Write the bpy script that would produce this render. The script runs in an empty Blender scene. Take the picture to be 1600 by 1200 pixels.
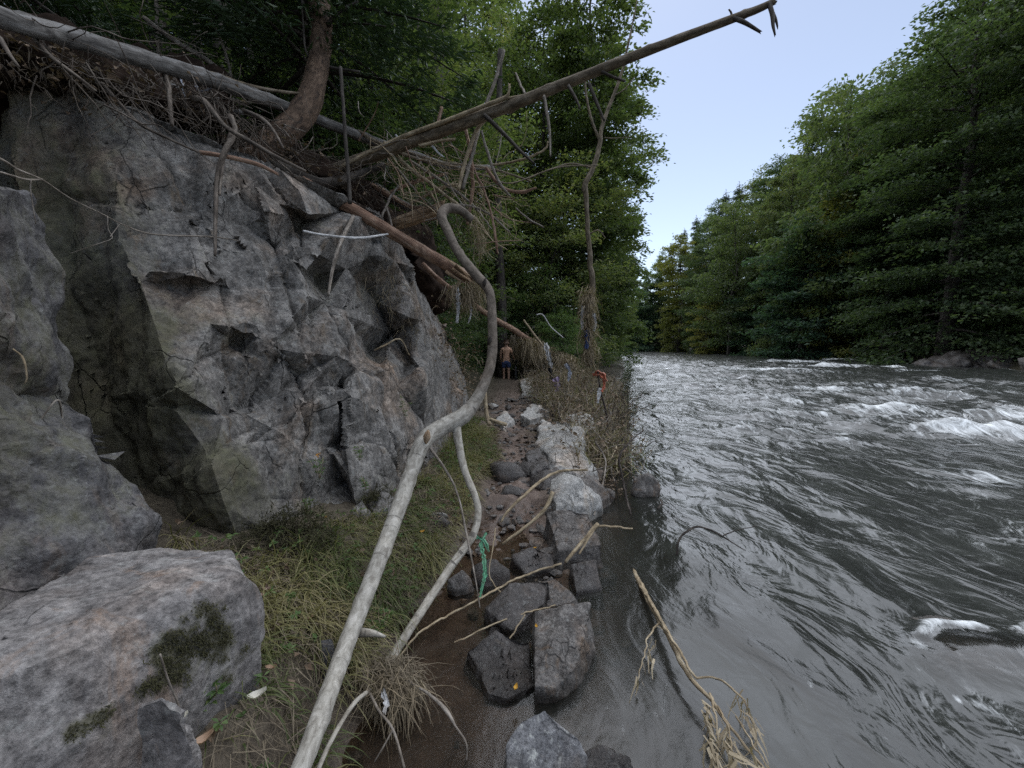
import bpy, bmesh, math, random
import numpy as np
from mathutils import Vector, Matrix
from mathutils.geometry import delaunay_2d_cdt

scene = bpy.context.scene
COL = scene.collection
rng = np.random.default_rng(11)
random.seed(11)

# ------------------------------------------------------------------ camera
CAM_Z = 1.75
PITCH = math.radians(5.9)
cd = bpy.data.cameras.new("camera")
cam = bpy.data.objects.new("camera", cd)
COL.objects.link(cam)
cam.location = (0, 0, CAM_Z)
cam.rotation_euler = (math.radians(90) - PITCH, 0, 0)
cd.sensor_width = 36.0
cd.lens = 13.5
cd.clip_start = 0.05
cd.clip_end = 2000
scene.camera = cam

# ------------------------------------------------------------------ sky, sun, exposure
SUN_ELEV, SUN_ROT = math.radians(60), math.radians(10)
world = bpy.data.worlds.new("World")
scene.world = world
world.use_nodes = True
wn, wl = world.node_tree.nodes, world.node_tree.links
wn.clear()
sky = wn.new("ShaderNodeTexSky")
sky.sky_type = 'NISHITA'
sky.sun_disc = False
sky.sun_elevation = SUN_ELEV
sky.sun_rotation = SUN_ROT
sky.altitude = 300
sky.air_density = 1.0
sky.dust_density = 0.4
sky.ozone_density = 1.6
hs = wn.new("ShaderNodeHueSaturation")
hs.inputs['Hue'].default_value = 0.501
hs.inputs['Saturation'].default_value = 0.70
hs.inputs['Value'].default_value = 0.9
bg = wn.new("ShaderNodeBackground")
bg.inputs['Strength'].default_value = 0.074
wo = wn.new("ShaderNodeOutputWorld")
wl.new(sky.outputs[0], hs.inputs['Color'])
wl.new(hs.outputs[0], bg.inputs['Color'])
wl.new(bg.outputs[0], wo.inputs['Surface'])

sd = bpy.data.lights.new("sun", 'SUN')
sd.energy = 2.1
sd.angle = math.radians(130)
sd.color = (0.95, 0.975, 1.0)
sun = bpy.data.objects.new("sun", sd)
COL.objects.link(sun)
# Nishita: rotation measured clockwise from +Y seen from above
sdir = Vector((math.sin(SUN_ROT) * math.cos(SUN_ELEV), math.cos(SUN_ROT) * math.cos(SUN_ELEV), math.sin(SUN_ELEV)))
sun.rotation_euler = sdir.to_track_quat('Z', 'Y').to_euler()

scene.view_settings.view_transform = 'Standard'
scene.view_settings.look = 'None'
scene.view_settings.gamma = 1.0
scene.view_settings.use_curve_mapping = False
scene.view_settings.exposure = 1.42
scene.cycles.max_bounces = 8
scene.cycles.diffuse_bounces = 5
scene.cycles.glossy_bounces = 3
scene.cycles.transparent_max_bounces = 8
scene.cycles.use_denoising = False

# ------------------------------------------------------------------ places
SP, CP = math.sin(PITCH), math.cos(PITCH)

def ray(px, py):
    u, v = (px - 800) / 600.0, (600 - py) / 600.0
    return np.array([u, CP + v * SP, v * CP - SP])

def W(px, py, d):                      # world point d metres ahead
    r = ray(px, py)
    return r * (d / r[1]) + np.array([0, 0, CAM_Z])

def G(px, py, z):                      # world point at height z
    r = ray(px, py)
    t = (z - CAM_Z) / r[2]
    return r * t + np.array([0, 0, CAM_Z])

def screen(V):                          # picture coordinates of world points
    c = V - np.array([0, 0, CAM_Z])
    fw = np.maximum(c[:, 1] * CP - c[:, 2] * SP, .05)
    return 800 + 600 * c[:, 0] / fw, 600 - 600 * (c[:, 1] * SP + c[:, 2] * CP) / fw

def line_dist(sx, sy, ln):
    best = np.full(len(sx), 1e9)
    for (x0, y0), (x1, y1) in zip(ln[:-1], ln[1:]):
        ex, ey = x1 - x0, y1 - y0
        tt = np.clip(((sx - x0) * ex + (sy - y0) * ey) / (ex * ex + ey * ey), 0, 1)
        best = np.minimum(best, np.hypot(sx - x0 - tt * ex, sy - y0 - tt * ey))
    return best

def pxw(d, w):                         # width in metres of w picture units at distance d
    return w * d / 600.0

# ------------------------------------------------------------------ noise
def _hash(ix, iy, iz, seed):
    h = (ix.astype(np.uint32) * np.uint32(374761393) + iy.astype(np.uint32) * np.uint32(668265263)
         + iz.astype(np.uint32) * np.uint32(2246822519) + np.uint32((seed * 3266489917) & 0xffffffff))
    h = (h ^ (h >> np.uint32(15))) * np.uint32(2246822519)
    h = (h ^ (h >> np.uint32(13))) * np.uint32(3266489917)
    h = h ^ (h >> np.uint32(16))
    return h.astype(np.float64) / 4294967295.0

def vnoise(P, seed=0):
    P = np.asarray(P, dtype=np.float64)
    f = np.floor(P)
    i = f.astype(np.int64)
    t = P - f
    t = t * t * t * (t * (t * 6 - 15) + 10)
    out = 0
    for dx in (0, 1):
        for dy in (0, 1):
            for dz in (0, 1):
                w = ((t[:, 0] if dx else 1 - t[:, 0]) * (t[:, 1] if dy else 1 - t[:, 1]) * (t[:, 2] if dz else 1 - t[:, 2]))
                out = out + w * _hash(i[:, 0] + dx, i[:, 1] + dy, i[:, 2] + dz, seed)
    return out * 2 - 1

def fbm(P, octaves=4, seed=0, gain=0.5):
    a, s, f = 1.0, 0.0, 1.0
    P = np.asarray(P, dtype=np.float64)
    for o in range(octaves):
        s = s + a * vnoise(P * f + 17.3 * o, seed + o)
        a *= gain
        f *= 2.03
    return s

def facet(P, seed=0, tilt=1.0):
    """broken plane noise: every cell is its own tilted plane; returns height and distance to the cell's edge"""
    P = np.asarray(P, dtype=np.float64)
    i = np.floor(P).astype(np.int64)
    n = len(P)
    d1 = np.full(n, 9.0); d2 = np.full(n, 9.0); h = np.zeros(n)
    for dx in (-1, 0, 1):
        for dy in (-1, 0, 1):
            for dz in (-1, 0, 1):
                cx, cy, cz = i[:, 0] + dx, i[:, 1] + dy, i[:, 2] + dz
                s = np.stack([cx + _hash(cx, cy, cz, seed), cy + _hash(cx, cy, cz, seed + 1), cz + _hash(cx, cy, cz, seed + 2)], 1)
                v = P - s
                d = np.sqrt((v * v).sum(1))
                g = np.stack([_hash(cx, cy, cz, seed + 3) - .5, _hash(cx, cy, cz, seed + 4) - .5, _hash(cx, cy, cz, seed + 5) - .5], 1) * 2 * tilt
                hh = (g * v).sum(1) + (_hash(cx, cy, cz, seed + 6) - .5) * 1.0
                near = d < d1
                d2 = np.where(near, d1, np.minimum(d2, d))
                h = np.where(near, hh, h)
                d1 = np.where(near, d, d1)
    return h * sstep(0, .22, d2 - d1), d2 - d1

def crease(P, seed=0):
    """random heights on a lattice joined by flat facets with sharp creases"""
    P = np.asarray(P, dtype=np.float64)
    P = P + .22 * np.stack([vnoise(P * .9 + 5 * k, seed + 40 + k) for k in range(3)], 1)
    fl = np.floor(P); i = fl.astype(np.int64); f = P - fl
    o = np.argsort(-f, axis=1)
    fs = np.take_along_axis(f, o, 1)
    w = [1 - fs[:, 0], fs[:, 0] - fs[:, 1], fs[:, 1] - fs[:, 2], fs[:, 2]]
    out = 0; c = i.copy(); r = np.arange(len(P))
    for k in range(4):
        out = out + w[k] * _hash(c[:, 0], c[:, 1], c[:, 2], seed)
        if k < 3: c[r, o[:, k]] += 1
    return out * 2 - 1

def rot3(a, b, c):
    return np.array(Matrix.Rotation(a, 3, 'X') @ Matrix.Rotation(b, 3, 'Y') @ Matrix.Rotation(c, 3, 'Z'))
RA, RB_, RC = rot3(.5, .3, .8), rot3(1.1, -.4, .3), rot3(-.7, .9, 1.7)

def sharpen(o, ang=.42):
    """keep the broken edges of a stone crisp"""
    bm = bmesh.new(); bm.from_mesh(o.data)
    for e in bm.edges:
        if len(e.link_faces) == 2 and e.calc_face_angle(0) > ang: e.smooth = False
    bm.to_mesh(o.data); bm.free()

def sstep(a, b, x):
    t = np.clip((x - a) / (b - a), 0, 1)
    return t * t * (3 - 2 * t)

# ------------------------------------------------------------------ objects
def tag(o, label=None, cat=None, group=None, kind=None):
    if label: o["label"] = label
    if cat: o["category"] = cat
    if group: o["group"] = group
    if kind: o["kind"] = kind
    return o

def empty(name, loc, label=None, cat=None, group=None):
    o = bpy.data.objects.new(name, None)
    COL.objects.link(o)
    o.location = tuple(float(c) for c in loc)
    o.empty_display_size = 0.1
    return tag(o, label, cat, group)

def mesh_data(name, V, F, mats, smooth=True, attrs=None, mat_index=None):
    """V (n,3); F array (m,k) or list of such arrays"""
    if not isinstance(F, (list, tuple)): F = [F]
    F = [np.asarray(f, dtype=np.int32) for f in F if len(f)]
    me = bpy.data.meshes.new(name)
    V = np.ascontiguousarray(V, dtype=np.float32)
    me.vertices.add(len(V))
    me.vertices.foreach_set("co", V.ravel())
    nl = sum(f.size for f in F); nf = sum(len(f) for f in F)
    me.loops.add(nl)
    me.loops.foreach_set("vertex_index", np.concatenate([f.ravel() for f in F]))
    me.polygons.add(nf)
    tot = np.concatenate([np.full(len(f), f.shape[1], dtype=np.int32) for f in F])
    st = np.concatenate([[0], np.cumsum(tot)[:-1]]).astype(np.int32)
    me.polygons.foreach_set("loop_start", st)
    me.polygons.foreach_set("loop_total", tot)
    me.polygons.foreach_set("use_smooth", np.full(nf, bool(smooth)))
    if not isinstance(mats, (list, tuple)): mats = [mats]
    for m in mats: me.materials.append(m)
    if mat_index is not None:
        me.polygons.foreach_set("material_index", np.asarray(mat_index, dtype=np.int32))
    if attrs:
        for k, a in attrs.items():
            a = np.asarray(a, dtype=np.float32)
            if a.ndim == 1:
                at = me.attributes.new(k, 'FLOAT', 'POINT'); at.data.foreach_set("value", a)
            else:
                at = me.attributes.new(k, 'FLOAT_VECTOR', 'POINT'); at.data.foreach_set("vector", a.ravel())
    me.update(calc_edges=True)
    return me

def mk(name, V, F, mats, parent=None, smooth=True, attrs=None, org=None, mat_index=None):
    """one mesh object; V in world coordinates for a top-level object, in the parent's space for a part"""
    V = np.asarray(V, dtype=np.float64)
    if parent is None:
        if org is None:
            org = np.array([(V[:, 0].min() + V[:, 0].max()) / 2, (V[:, 1].min() + V[:, 1].max()) / 2, V[:, 2].min()])
        org = np.asarray(org, dtype=np.float64)
    else:
        pw = np.zeros(3); p = parent
        while p is not None:
            pw = pw + np.array(p.location); p = p.parent
        V = V - pw                       # parts are also given in world coordinates (parents are unrotated while building)
        org = np.zeros(3) if org is None else np.asarray(org) - pw
    me = mesh_data(name, V - org, F, mats, smooth, attrs, mat_index)
    o = bpy.data.objects.new(name, me)
    COL.objects.link(o)
    o.location = tuple(float(c) for c in org)
    if parent is not None: o.parent = parent
    return o

class MB:
    """collects pieces of geometry for one mesh"""
    def __init__(s): s.V = []; s.Q = []; s.T = []; s.n = 0; s.A = {}; s.keys = []
    def add(s, V, Q=None, T=None, **attrs):
        V = np.asarray(V, dtype=np.float64)
        s.V.append(V)
        if Q is not None and len(Q): s.Q.append(np.asarray(Q) + s.n)
        if T is not None and len(T): s.T.append(np.asarray(T) + s.n)
        for k, a in attrs.items():
            if k not in s.A: s.A[k] = []
            a = np.asarray(a, dtype=np.float64)
            if a.ndim == 0: a = np.full(len(V), float(a))
            s.A[k].append((s.n, a))
        s.n += len(V)
    def arrays(s):
        V = np.concatenate(s.V)
        F = []
        if s.Q: F.append(np.concatenate(s.Q))
        if s.T: F.append(np.concatenate(s.T))
        at = {}
        for k, L in s.A.items():
            dim = L[0][1].ndim
            a = np.zeros(len(V)) if dim == 1 else np.zeros((len(V), 3))
            for st, x in L: a[st:st + len(x)] = x
            at[k] = a
        return V, F, at
    def build(s, name, mats, parent=None, smooth=True, org=None):
        V, F, at = s.arrays()
        return mk(name, V, F, mats, parent, smooth, at, org)
    def data(s, name, mats, smooth=True):
        V, F, at = s.arrays()
        return mesh_data(name, V, F, mats, smooth, at)

def spline(pts, step):
    """Catmull-Rom through pts (n,k), resampled about every step metres (first three columns)"""
    P = np.asarray(pts, dtype=np.float64)
    if len(P) < 3:
        n = max(2, int(np.linalg.norm(P[-1, :3] - P[0, :3]) / step) + 1)
        return P[0] + (P[-1] - P[0]) * np.linspace(0, 1, n)[:, None]
    E = np.vstack([2 * P[0] - P[1], P, 2 * P[-1] - P[-2]])
    out = []
    for i in range(1, len(E) - 2):
        p0, p1, p2, p3 = E[i - 1], E[i], E[i + 1], E[i + 2]
        n = max(2, int(np.linalg.norm((p2 - p1)[:3]) / step))
        t = np.linspace(0, 1, n, endpoint=False)[:, None]
        out.append(.5 * ((2 * p1) + (-p0 + p2) * t + (2 * p0 - 5 * p1 + 4 * p2 - p3) * t ** 2 + (-p0 + 3 * p1 - 3 * p2 + p3) * t ** 3))
    out.append(P[-1:])
    return np.vstack(out)

def tube(mb, pts, rad, segs=8, step=None, rough=0.06, wob=0.0, seed=0, tip=False, splinter=0.0, knots=0, knot_h=.2, **attrs):
    """tapered tube along pts; barkco gives bark coordinates that follow it"""
    pts = np.asarray(pts, dtype=np.float64)
    rad = np.broadcast_to(np.asarray(rad, dtype=np.float64), (len(pts),)).copy()
    if step is None: step = max(rad.mean() * 1.6, 0.01)
    S = spline(np.column_stack([pts, rad]), step)
    P, R = S[:, :3].copy(), np.maximum(S[:, 3], 1e-4)
    n = len(P)
    if wob > 0:
        for k in range(3):
            P[:, k] += wob * vnoise(np.column_stack([np.arange(n) * .35, np.full(n, k * 7.1), np.full(n, seed * 3.7)]), seed)
    T = np.gradient(P, axis=0)
    T /= np.linalg.norm(T, axis=1)[:, None] + 1e-12
    up = np.array([0, 0, 1.0]) if abs(T[0, 2]) < .9 else np.array([1.0, 0, 0])
    N = np.zeros_like(P)
    v = up - T[0] * up.dot(T[0]); v /= np.linalg.norm(v)
    N[0] = v
    for i in range(1, n):
        v = N[i - 1] - T[i] * N[i - 1].dot(T[i])
        N[i] = v / (np.linalg.norm(v) + 1e-12)
    B = np.cross(T, N)
    L = np.concatenate([[0], np.cumsum(np.linalg.norm(np.diff(P, axis=0), axis=1))])
    a = np.linspace(0, 2 * math.pi, segs, endpoint=False)
    ca, sa = np.cos(a), np.sin(a)
    rr = np.repeat(R, segs)
    aa = np.tile(a, n); ll = np.repeat(L, segs)
    q = np.column_stack([np.tile(ca, n) * 1.3, np.tile(sa, n) * 1.3, ll / (R.mean() * 3 + 1e-6)])
    k = 1 + rough * (vnoise(q + seed * 5.3, seed) + .6 * vnoise(q * 2.7 + 9, seed + 1))
    if knots:
        kr = np.random.default_rng(seed + 77)
        for _ in range(knots):
            l0, a0 = kr.uniform(0, L[-1]), kr.uniform(0, 6.28)
            da = np.abs((aa - a0 + math.pi) % (2 * math.pi) - math.pi)
            k += knot_h * np.exp(-((ll - l0) / (rr * .7)) ** 2 - (da / .55) ** 2)
    V = np.repeat(P, segs, 0) + (np.repeat(N, segs, 0) * np.tile(ca, n)[:, None] + np.repeat(B, segs, 0) * np.tile(sa, n)[:, None]) * (rr * k)[:, None]
    if splinter > 0:
        sr = np.random.default_rng(seed + 5)
        V[-segs:] += T[-1] * (sr.uniform(-.3, 1, segs) * splinter)[:, None]
        V[-2 * segs:-segs] += T[-1] * (sr.uniform(-.3, .5, segs) * splinter * .4)[:, None]
    bc = np.column_stack([np.tile(ca, n) * rr, np.tile(sa, n) * rr, ll])
    i = np.arange((n - 1) * segs).reshape(n - 1, segs)
    Q = np.stack([i, np.roll(i, -1, 1), np.roll(i, -1, 1) + segs, i + segs], -1).reshape(-1, 4)
    c0, c1 = len(V), len(V) + 1
    V = np.vstack([V, P[0] - T[0] * R[0] * .1, P[-1] + T[-1] * R[-1] * (.9 if tip else .05)])
    bc = np.vstack([bc, [0, 0, 0], [0, 0, L[-1]]])
    e = np.arange(segs); f = np.roll(e, -1)
    Tt = np.vstack([np.column_stack([np.full(segs, c0), f, e]), np.column_stack([np.full(segs, c1), (n - 1) * segs + e, (n - 1) * segs + f])])
    mb.add(V, Q, Tt, barkco=bc + seed * 3.1, **attrs)
    return P, R

def leaves(mb, C, A, Nn, L, Wd, tint, fold=0.18):
    """folded diamond leaves: centres C, long axes A, normals Nn"""
    A = A / (np.linalg.norm(A, axis=1)[:, None] + 1e-9)
    Nn = Nn - A * (Nn * A).sum(1)[:, None]
    Nn /= np.linalg.norm(Nn, axis=1)[:, None] + 1e-9
    B = np.cross(Nn, A)
    n = len(C)
    L = np.broadcast_to(L, (n,))[:, None]; Wd = np.broadcast_to(Wd, (n,))[:, None]
    V = np.empty((n, 4, 3))
    V[:, 0] = C - A * L * .5
    V[:, 1] = C - B * Wd * .5 - A * L * .06 + Nn * Wd * fold
    V[:, 2] = C + A * L * .5 - Nn * L * .08
    V[:, 3] = C + B * Wd * .5 - A * L * .06 + Nn * Wd * fold
    Q = np.arange(n * 4).reshape(n, 4)
    mb.add(V.reshape(-1, 3), Q, tint=np.repeat(tint, 4))

def strips(mb, base, dirs, length, width, segs, droop, tint, side=None, curl=0.0):
    """blades: start points, first directions, lengths, widths; bend down by droop"""
    n = len(base)
    d = dirs / (np.linalg.norm(dirs, axis=1)[:, None] + 1e-9)
    if side is None:
        side = np.cross(d, np.array([0, 0, 1.0]) + rng.normal(0, .3, (n, 3)))
    side = side / (np.linalg.norm(side, axis=1)[:, None] + 1e-9)
    V = np.empty((n, segs + 1, 2, 3))
    p = base.copy()
    st = (np.broadcast_to(length, (n,)) / segs)[:, None]
    w = np.broadcast_to(width, (n,))[:, None]
    dr = np.broadcast_to(droop, (n,))[:, None]
    for k in range(segs + 1):
        f = 1 - .85 * (k / segs) ** 1.5
        V[:, k, 0] = p - side * w * .5 * f
        V[:, k, 1] = p + side * w * .5 * f
        d = d + np.array([0, 0, -1.0]) * dr / segs
        if curl: d = d + rng.normal(0, curl, (n, 3))
        d = d / (np.linalg.norm(d, axis=1)[:, None] + 1e-9)
        p = p + d * st
    Vf = V.reshape(-1, 3)
    b = (np.arange(n) * (segs + 1) * 2)[:, None]
    Q = np.concatenate([np.column_stack([b + 2 * k, b + 2 * k + 1, b + 2 * k + 3, b + 2 * k + 2]) for k in range(segs)])
    mb.add(Vf, Q, tint=np.repeat(tint, (segs + 1) * 2))

def hull_rock(pts, cell, seed=0, amp=0.03, fsc=5.0, round_it=1):
    """solid stone: convex hull of pts, cut fine and broken up into planes; returns V, F, moss-free"""
    bm = bmesh.new()
    for p in pts: bm.verts.new(tuple(float(c) for c in p))
    r = bmesh.ops.convex_hull(bm, input=bm.verts)
    junk = [g for g in r['geom_interior'] if isinstance(g, bmesh.types.BMVert)]
    bmesh.ops.delete(bm, geom=list(set(junk)), context='VERTS')
    loose = [v for v in bm.verts if not v.link_faces]
    bmesh.ops.delete(bm, geom=loose, context='VERTS')
    refine(bm, lambda m: cell)
    for _ in range(round_it):
        bmesh.ops.smooth_vert(bm, verts=bm.verts, factor=.5, use_axis_x=True, use_axis_y=True, use_axis_z=True)
    V, F, N = bm_arrays(bm)
    bm.free()
    k = amp * (1.5 * crease(V @ RA.T * fsc * .55 + seed * 9.7, seed) + .75 * crease(V @ RB_.T * fsc * 1.3 + seed * 3.3, seed + 20)
               + .30 * crease(V @ RC.T * fsc * 3.2, seed + 30) + .22 * fbm(V * fsc * 3.0 + seed, 4, seed))
    return V + N * k[:, None], F

def refine(bm, target):
    for it in range(12):
        bmesh.ops.triangulate(bm, faces=[f for f in bm.faces if len(f.verts) > 3])
        E = [e for e in bm.edges if e.calc_length() > target((e.verts[0].co + e.verts[1].co) * .5)]
        if not E: break
        bmesh.ops.subdivide_edges(bm, edges=E, cuts=1, use_grid_fill=False)
    bmesh.ops.triangulate(bm, faces=[f for f in bm.faces if len(f.verts) > 3])

def bm_arrays(bm):
    bm.normal_update()
    bm.verts.index_update()
    V = np.array([v.co[:] for v in bm.verts]); N = np.array([v.normal[:] for v in bm.verts])
    F = np.array([[v.index for v in f.verts] for f in bm.faces])
    return V, F, N
# ------------------------------------------------------------------ materials
class NT:
    def __init__(s, name):
        s.m = bpy.data.materials.new(name); s.m.use_nodes = True
        s.t = s.m.node_tree; s.t.nodes.clear()
        s.out = s.t.nodes.new("ShaderNodeOutputMaterial")
    def n(s, kind, **kw):
        nd = s.t.nodes.new("ShaderNode" + kind)
        for k, v in kw.items():
            if hasattr(nd, k) and not k[0].isupper(): setattr(nd, k, v)
            else: s.set(nd, k.replace('_', ' '), v)
        return nd
    def set(s, nd, key, v):
        sock = nd.inputs[key] if isinstance(key, int) or key in nd.inputs else nd.inputs[int(key)]
        if isinstance(v, bpy.types.NodeSocket): s.t.links.new(v, sock)
        elif isinstance(v, bpy.types.Node): s.t.links.new(v.outputs[0], sock)
        else:
            if hasattr(sock.default_value, '__len__') and len(sock.default_value) == 4 and len(v) == 3: v = (*v, 1)
            sock.default_value = v
    def obj(s): return s.n("TexCoord").outputs['Object']
    def attr(s, name): return s.n("Attribute", attribute_name=name)
    def mapping(s, vec, scale=(1, 1, 1), rot=(0, 0, 0), loc=(0, 0, 0)):
        return s.n("Mapping", Vector=vec, Scale=scale, Rotation=rot, Location=loc).outputs[0]
    def noise(s, vec, scale, detail=4, rough=.55, dist=0.0):
        return s.n("TexNoise", Vector=vec, Scale=scale, Detail=detail, Roughness=rough, Distortion=dist).outputs[0]
    def vor(s, vec, scale, feature='F1'):
        return s.n("TexVoronoi", feature=feature, Vector=vec, Scale=scale).outputs[0]
    def ramp(s, fac, stops):
        r = s.n("ValToRGB"); s.set(r, 'Fac', fac)
        while len(r.color_ramp.elements) < len(stops): r.color_ramp.elements.new(.5)
        for e, (p, c) in zip(r.color_ramp.elements, stops):
            e.position = p; e.color = (*c, 1) if len(c) == 3 else c
        return r.outputs[0]
    def rng(s, v, a, b, c=0.0, d=1.0):
        r = s.n("MapRange", clamp=True); s.set(r, 0, v); s.set(r, 1, a); s.set(r, 2, b); s.set(r, 3, c); s.set(r, 4, d)
        return r.outputs[0]
    def math(s, op, a, b=0.0):
        r = s.n("Math", operation=op); s.set(r, 0, a); s.set(r, 1, b); return r.outputs[0]
    def mix(s, fac, a, b):
        r = s.n("MixRGB"); s.set(r, 0, fac); s.set(r, 1, a); s.set(r, 2, b); return r.outputs[0]
    def mul(s, a, b):
        r = s.n("MixRGB", blend_type='MULTIPLY'); s.set(r, 0, 1.0); s.set(r, 1, a); s.set(r, 2, b); return r.outputs[0]
    def bump(s, h, strength=.5, dist=.02, normal=None):
        b = s.n("Bump"); s.set(b, 'Height', h); s.set(b, 'Strength', strength); s.set(b, 'Distance', dist)
        if normal is not None: s.set(b, 'Normal', normal)
        return b.outputs[0]
    def finish(s, shader):
        s.t.links.new(shader.outputs[0] if isinstance(shader, bpy.types.Node) else shader, s.out.inputs['Surface'])
        return s.m
    def pbr(s, color, rough=.85, normal=None, spec=.3):
        p = s.n("BsdfPrincipled"); s.set(p, 'Base Color', color); s.set(p, 'Roughness', rough); s.set(p, 'Specular IOR Level', spec)
        if normal is not None: s.set(p, 'Normal', normal)
        return s.finish(p)

def rock_mat(name, dark=(.046, .042, .037), mid=(.150, .140, .129), pale=(.32, .302, .28), stain=(.17, .115, .075), stain_amt=.5,
             moss_attr=False, lichen=.3, speck=.3, wet=.0, scale=1.0):
    t = NT(name); c = t.obj()
    big = t.noise(c, 1.1 * scale, 5, .62, .4)
    med = t.noise(t.mapping(c, (1, 1, .6), (.4, .5, .2)), 7.5 * scale, 9, .74, .3)
    fin = t.noise(c, 42 * scale, 6, .72)
    vein = t.noise(t.mapping(c, (1.2, 1.2, .35), (.35, .5, .3)), 4.0 * scale, 6, .65, 1.2)
    col = t.ramp(med, [(.33, dark), (.5, mid), (.69, pale)])
    col = t.mix(t.math('MULTIPLY', t.rng(big, .50, .68), stain_amt), col, t.mul(col, (1.35, .98, .70)))
    col = t.mix(t.math('MULTIPLY', t.rng(vein, .57, .66), stain_amt * .75), col, stain)
    col = t.mul(col, t.ramp(fin, [(.32, (.36, .36, .36)), (.5, (1, 1, 1)), (.68, (1.5, 1.5, 1.5))]))
    vb = t.vor(t.mapping(c, (1, 1, 1)), 55 * scale)
    lf = t.math('MULTIPLY', t.rng(t.noise(c, 16 * scale, 6, .7), .56, .66), lichen)
    col = t.mix(lf, col, (.36, .365, .345))
    sp = t.math('MULTIPLY', t.rng(vb, .22, .10), t.rng(t.noise(c, 3.2 * scale, 3), .48, .66))
    col = t.mix(t.math('MULTIPLY', sp, speck), col, (.48, .48, .46))
    crack = t.vor(t.mapping(t.n("MixRGB", Fac=.06, Color1=c, Color2=t.n("TexNoise", Vector=c, Scale=7.0, Detail=4).outputs[1]).outputs[0], (1, 1, .5), (.3, .55, .2)), 3.2 * scale, 'DISTANCE_TO_EDGE')
    ck = t.math('MULTIPLY', t.rng(crack, .013, .0), t.rng(t.noise(c, 2.1 * scale, 2), .48, .60))
    col = t.mix(t.math('MULTIPLY', ck, .6), col, (.03, .028, .027))
    if moss_attr:
        ma = t.attr("moss").outputs['Fac']
        mm = t.rng(t.math('ADD', ma, t.math('MULTIPLY', t.math('SUBTRACT', med, .5), 2.8)), .30, .95)
        mc = t.ramp(t.noise(c, 9.0, 6, .7), [(.32, (.058, .054, .034)), (.55, (.088, .084, .048)), (.75, (.13, .13, .065))])
        col = t.mix(t.math('MULTIPLY', mm, .82), col, mc)
    wl = t.attr('wetline').outputs['Fac']
    col = t.mix(t.math('MULTIPLY', wl, .8), col, t.mul(col, (.42, .39, .35)))
    h = t.math('ADD', t.math('MULTIPLY', med, .55), t.math('MULTIPLY', fin, .28))
    h = t.math('SUBTRACT', h, t.math('MULTIPLY', ck, .55))
    nb = t.bump(h, .85, .035)
    ro = t.rng(big, .3, .7, .78 - wet * .5, .92 - wet * .45)
    ro = t.math('SUBTRACT', ro, t.math('MULTIPLY', wl, .45))
    return t.pbr(col, ro, nb, .3 + wet * .4)

M = {}
M['cliff'] = rock_mat('cliff_rock', moss_attr=True, stain_amt=.75, stain=(.155, .115, .075))
M['block'] = rock_mat('grey_block_rock', dark=(.04, .039, .04), mid=(.105, .10, .10), pale=(.22, .215, .21), stain_amt=.35, moss_attr=True)
M['boulder'] = rock_mat('purple_boulder_rock', dark=(.075, .069, .067), mid=(.175, .162, .155), pale=(.34, .32, .305), stain=(.24, .155, .10), stain_amt=.55, moss_attr=True)
M['stone_pale'] = rock_mat('pale_stone', dark=(.17, .165, .155), mid=(.33, .32, .30), pale=(.52, .51, .48), stain=(.16, .13, .08), stain_amt=.5, scale=2.2)
M['stone_brown'] = rock_mat('brown_stone', dark=(.045, .040, .036), mid=(.11, .10, .092), pale=(.22, .205, .19), stain=(.13, .085, .05), stain_amt=.7, scale=2.2)
M['stone_wet'] = rock_mat('wet_dark_stone', dark=(.02, .017, .015), mid=(.045, .038, .034), pale=(.095, .085, .08), stain=(.06, .045, .03), stain_amt=.6, lichen=.25, speck=.25, wet=.7, scale=2.2)
M['stone_speck'] = rock_mat('speckled_stone', dark=(.07, .07, .075), mid=(.14, .14, .145), pale=(.26, .26, .265), stain_amt=.2, lichen=.9, speck=1.0, scale=1.8)

def bark_mat(name, dark, mid, pale, lengthwise=.35, scale=30, bump=.5, rings=False, blotch=None, upper=None):
    t = NT(name); b = t.attr("barkco").outputs['Vector']
    v = t.mapping(b, (1, 1, lengthwise))
    f = t.noise(v, scale, 7, .68, .6)
    g = t.noise(b, scale * .22, 5, .6)
    col = t.ramp(f, [(.37, dark), (.5, mid), (.64, pale)])
    col = t.mul(col, t.ramp(g, [(.35, (.82, .82, .82)), (.55, (1, 1, 1)), (.7, (1.1, 1.09, 1.07))] if rings else [(.3, (.62, .62, .62)), (.55, (1, 1, 1)), (.75, (1.25, 1.22, 1.18))]))
    if blotch: col = t.mix(t.rng(t.noise(b, scale * .14, 6, .7, .8), .52, .62), col, blotch)
    if upper:                      # older, darker bark towards the thin end of the branch
        zz = t.n('SeparateXYZ', Vector=b).outputs[2]
        col = t.mix(t.rng(t.math('ADD', zz, t.math('MULTIPLY', t.math('SUBTRACT', g, .5), .8)), upper[0], upper[1]), col, t.mul(col, (.42, .37, .34)))
    h = f
    if rings:
        w = t.noise(t.mapping(b, (1.2, 1.2, 26)), 1.0, 3, .6)
        k = t.math('MULTIPLY', t.rng(w, .57, .61), t.rng(t.noise(b, 14, 3), .42, .6))
        col = t.mix(t.math('MULTIPLY', k, .8), col, (.075, .066, .058))
        sp = t.rng(t.vor(b, 65), .16, .06)
        col = t.mix(t.math('MULTIPLY', sp, .8), col, (.10, .085, .07))
        h = t.math('SUBTRACT', f, t.math('MULTIPLY', k, .4))
    return t.pbr(col, .8, t.bump(h, bump, .012), .25)

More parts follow.
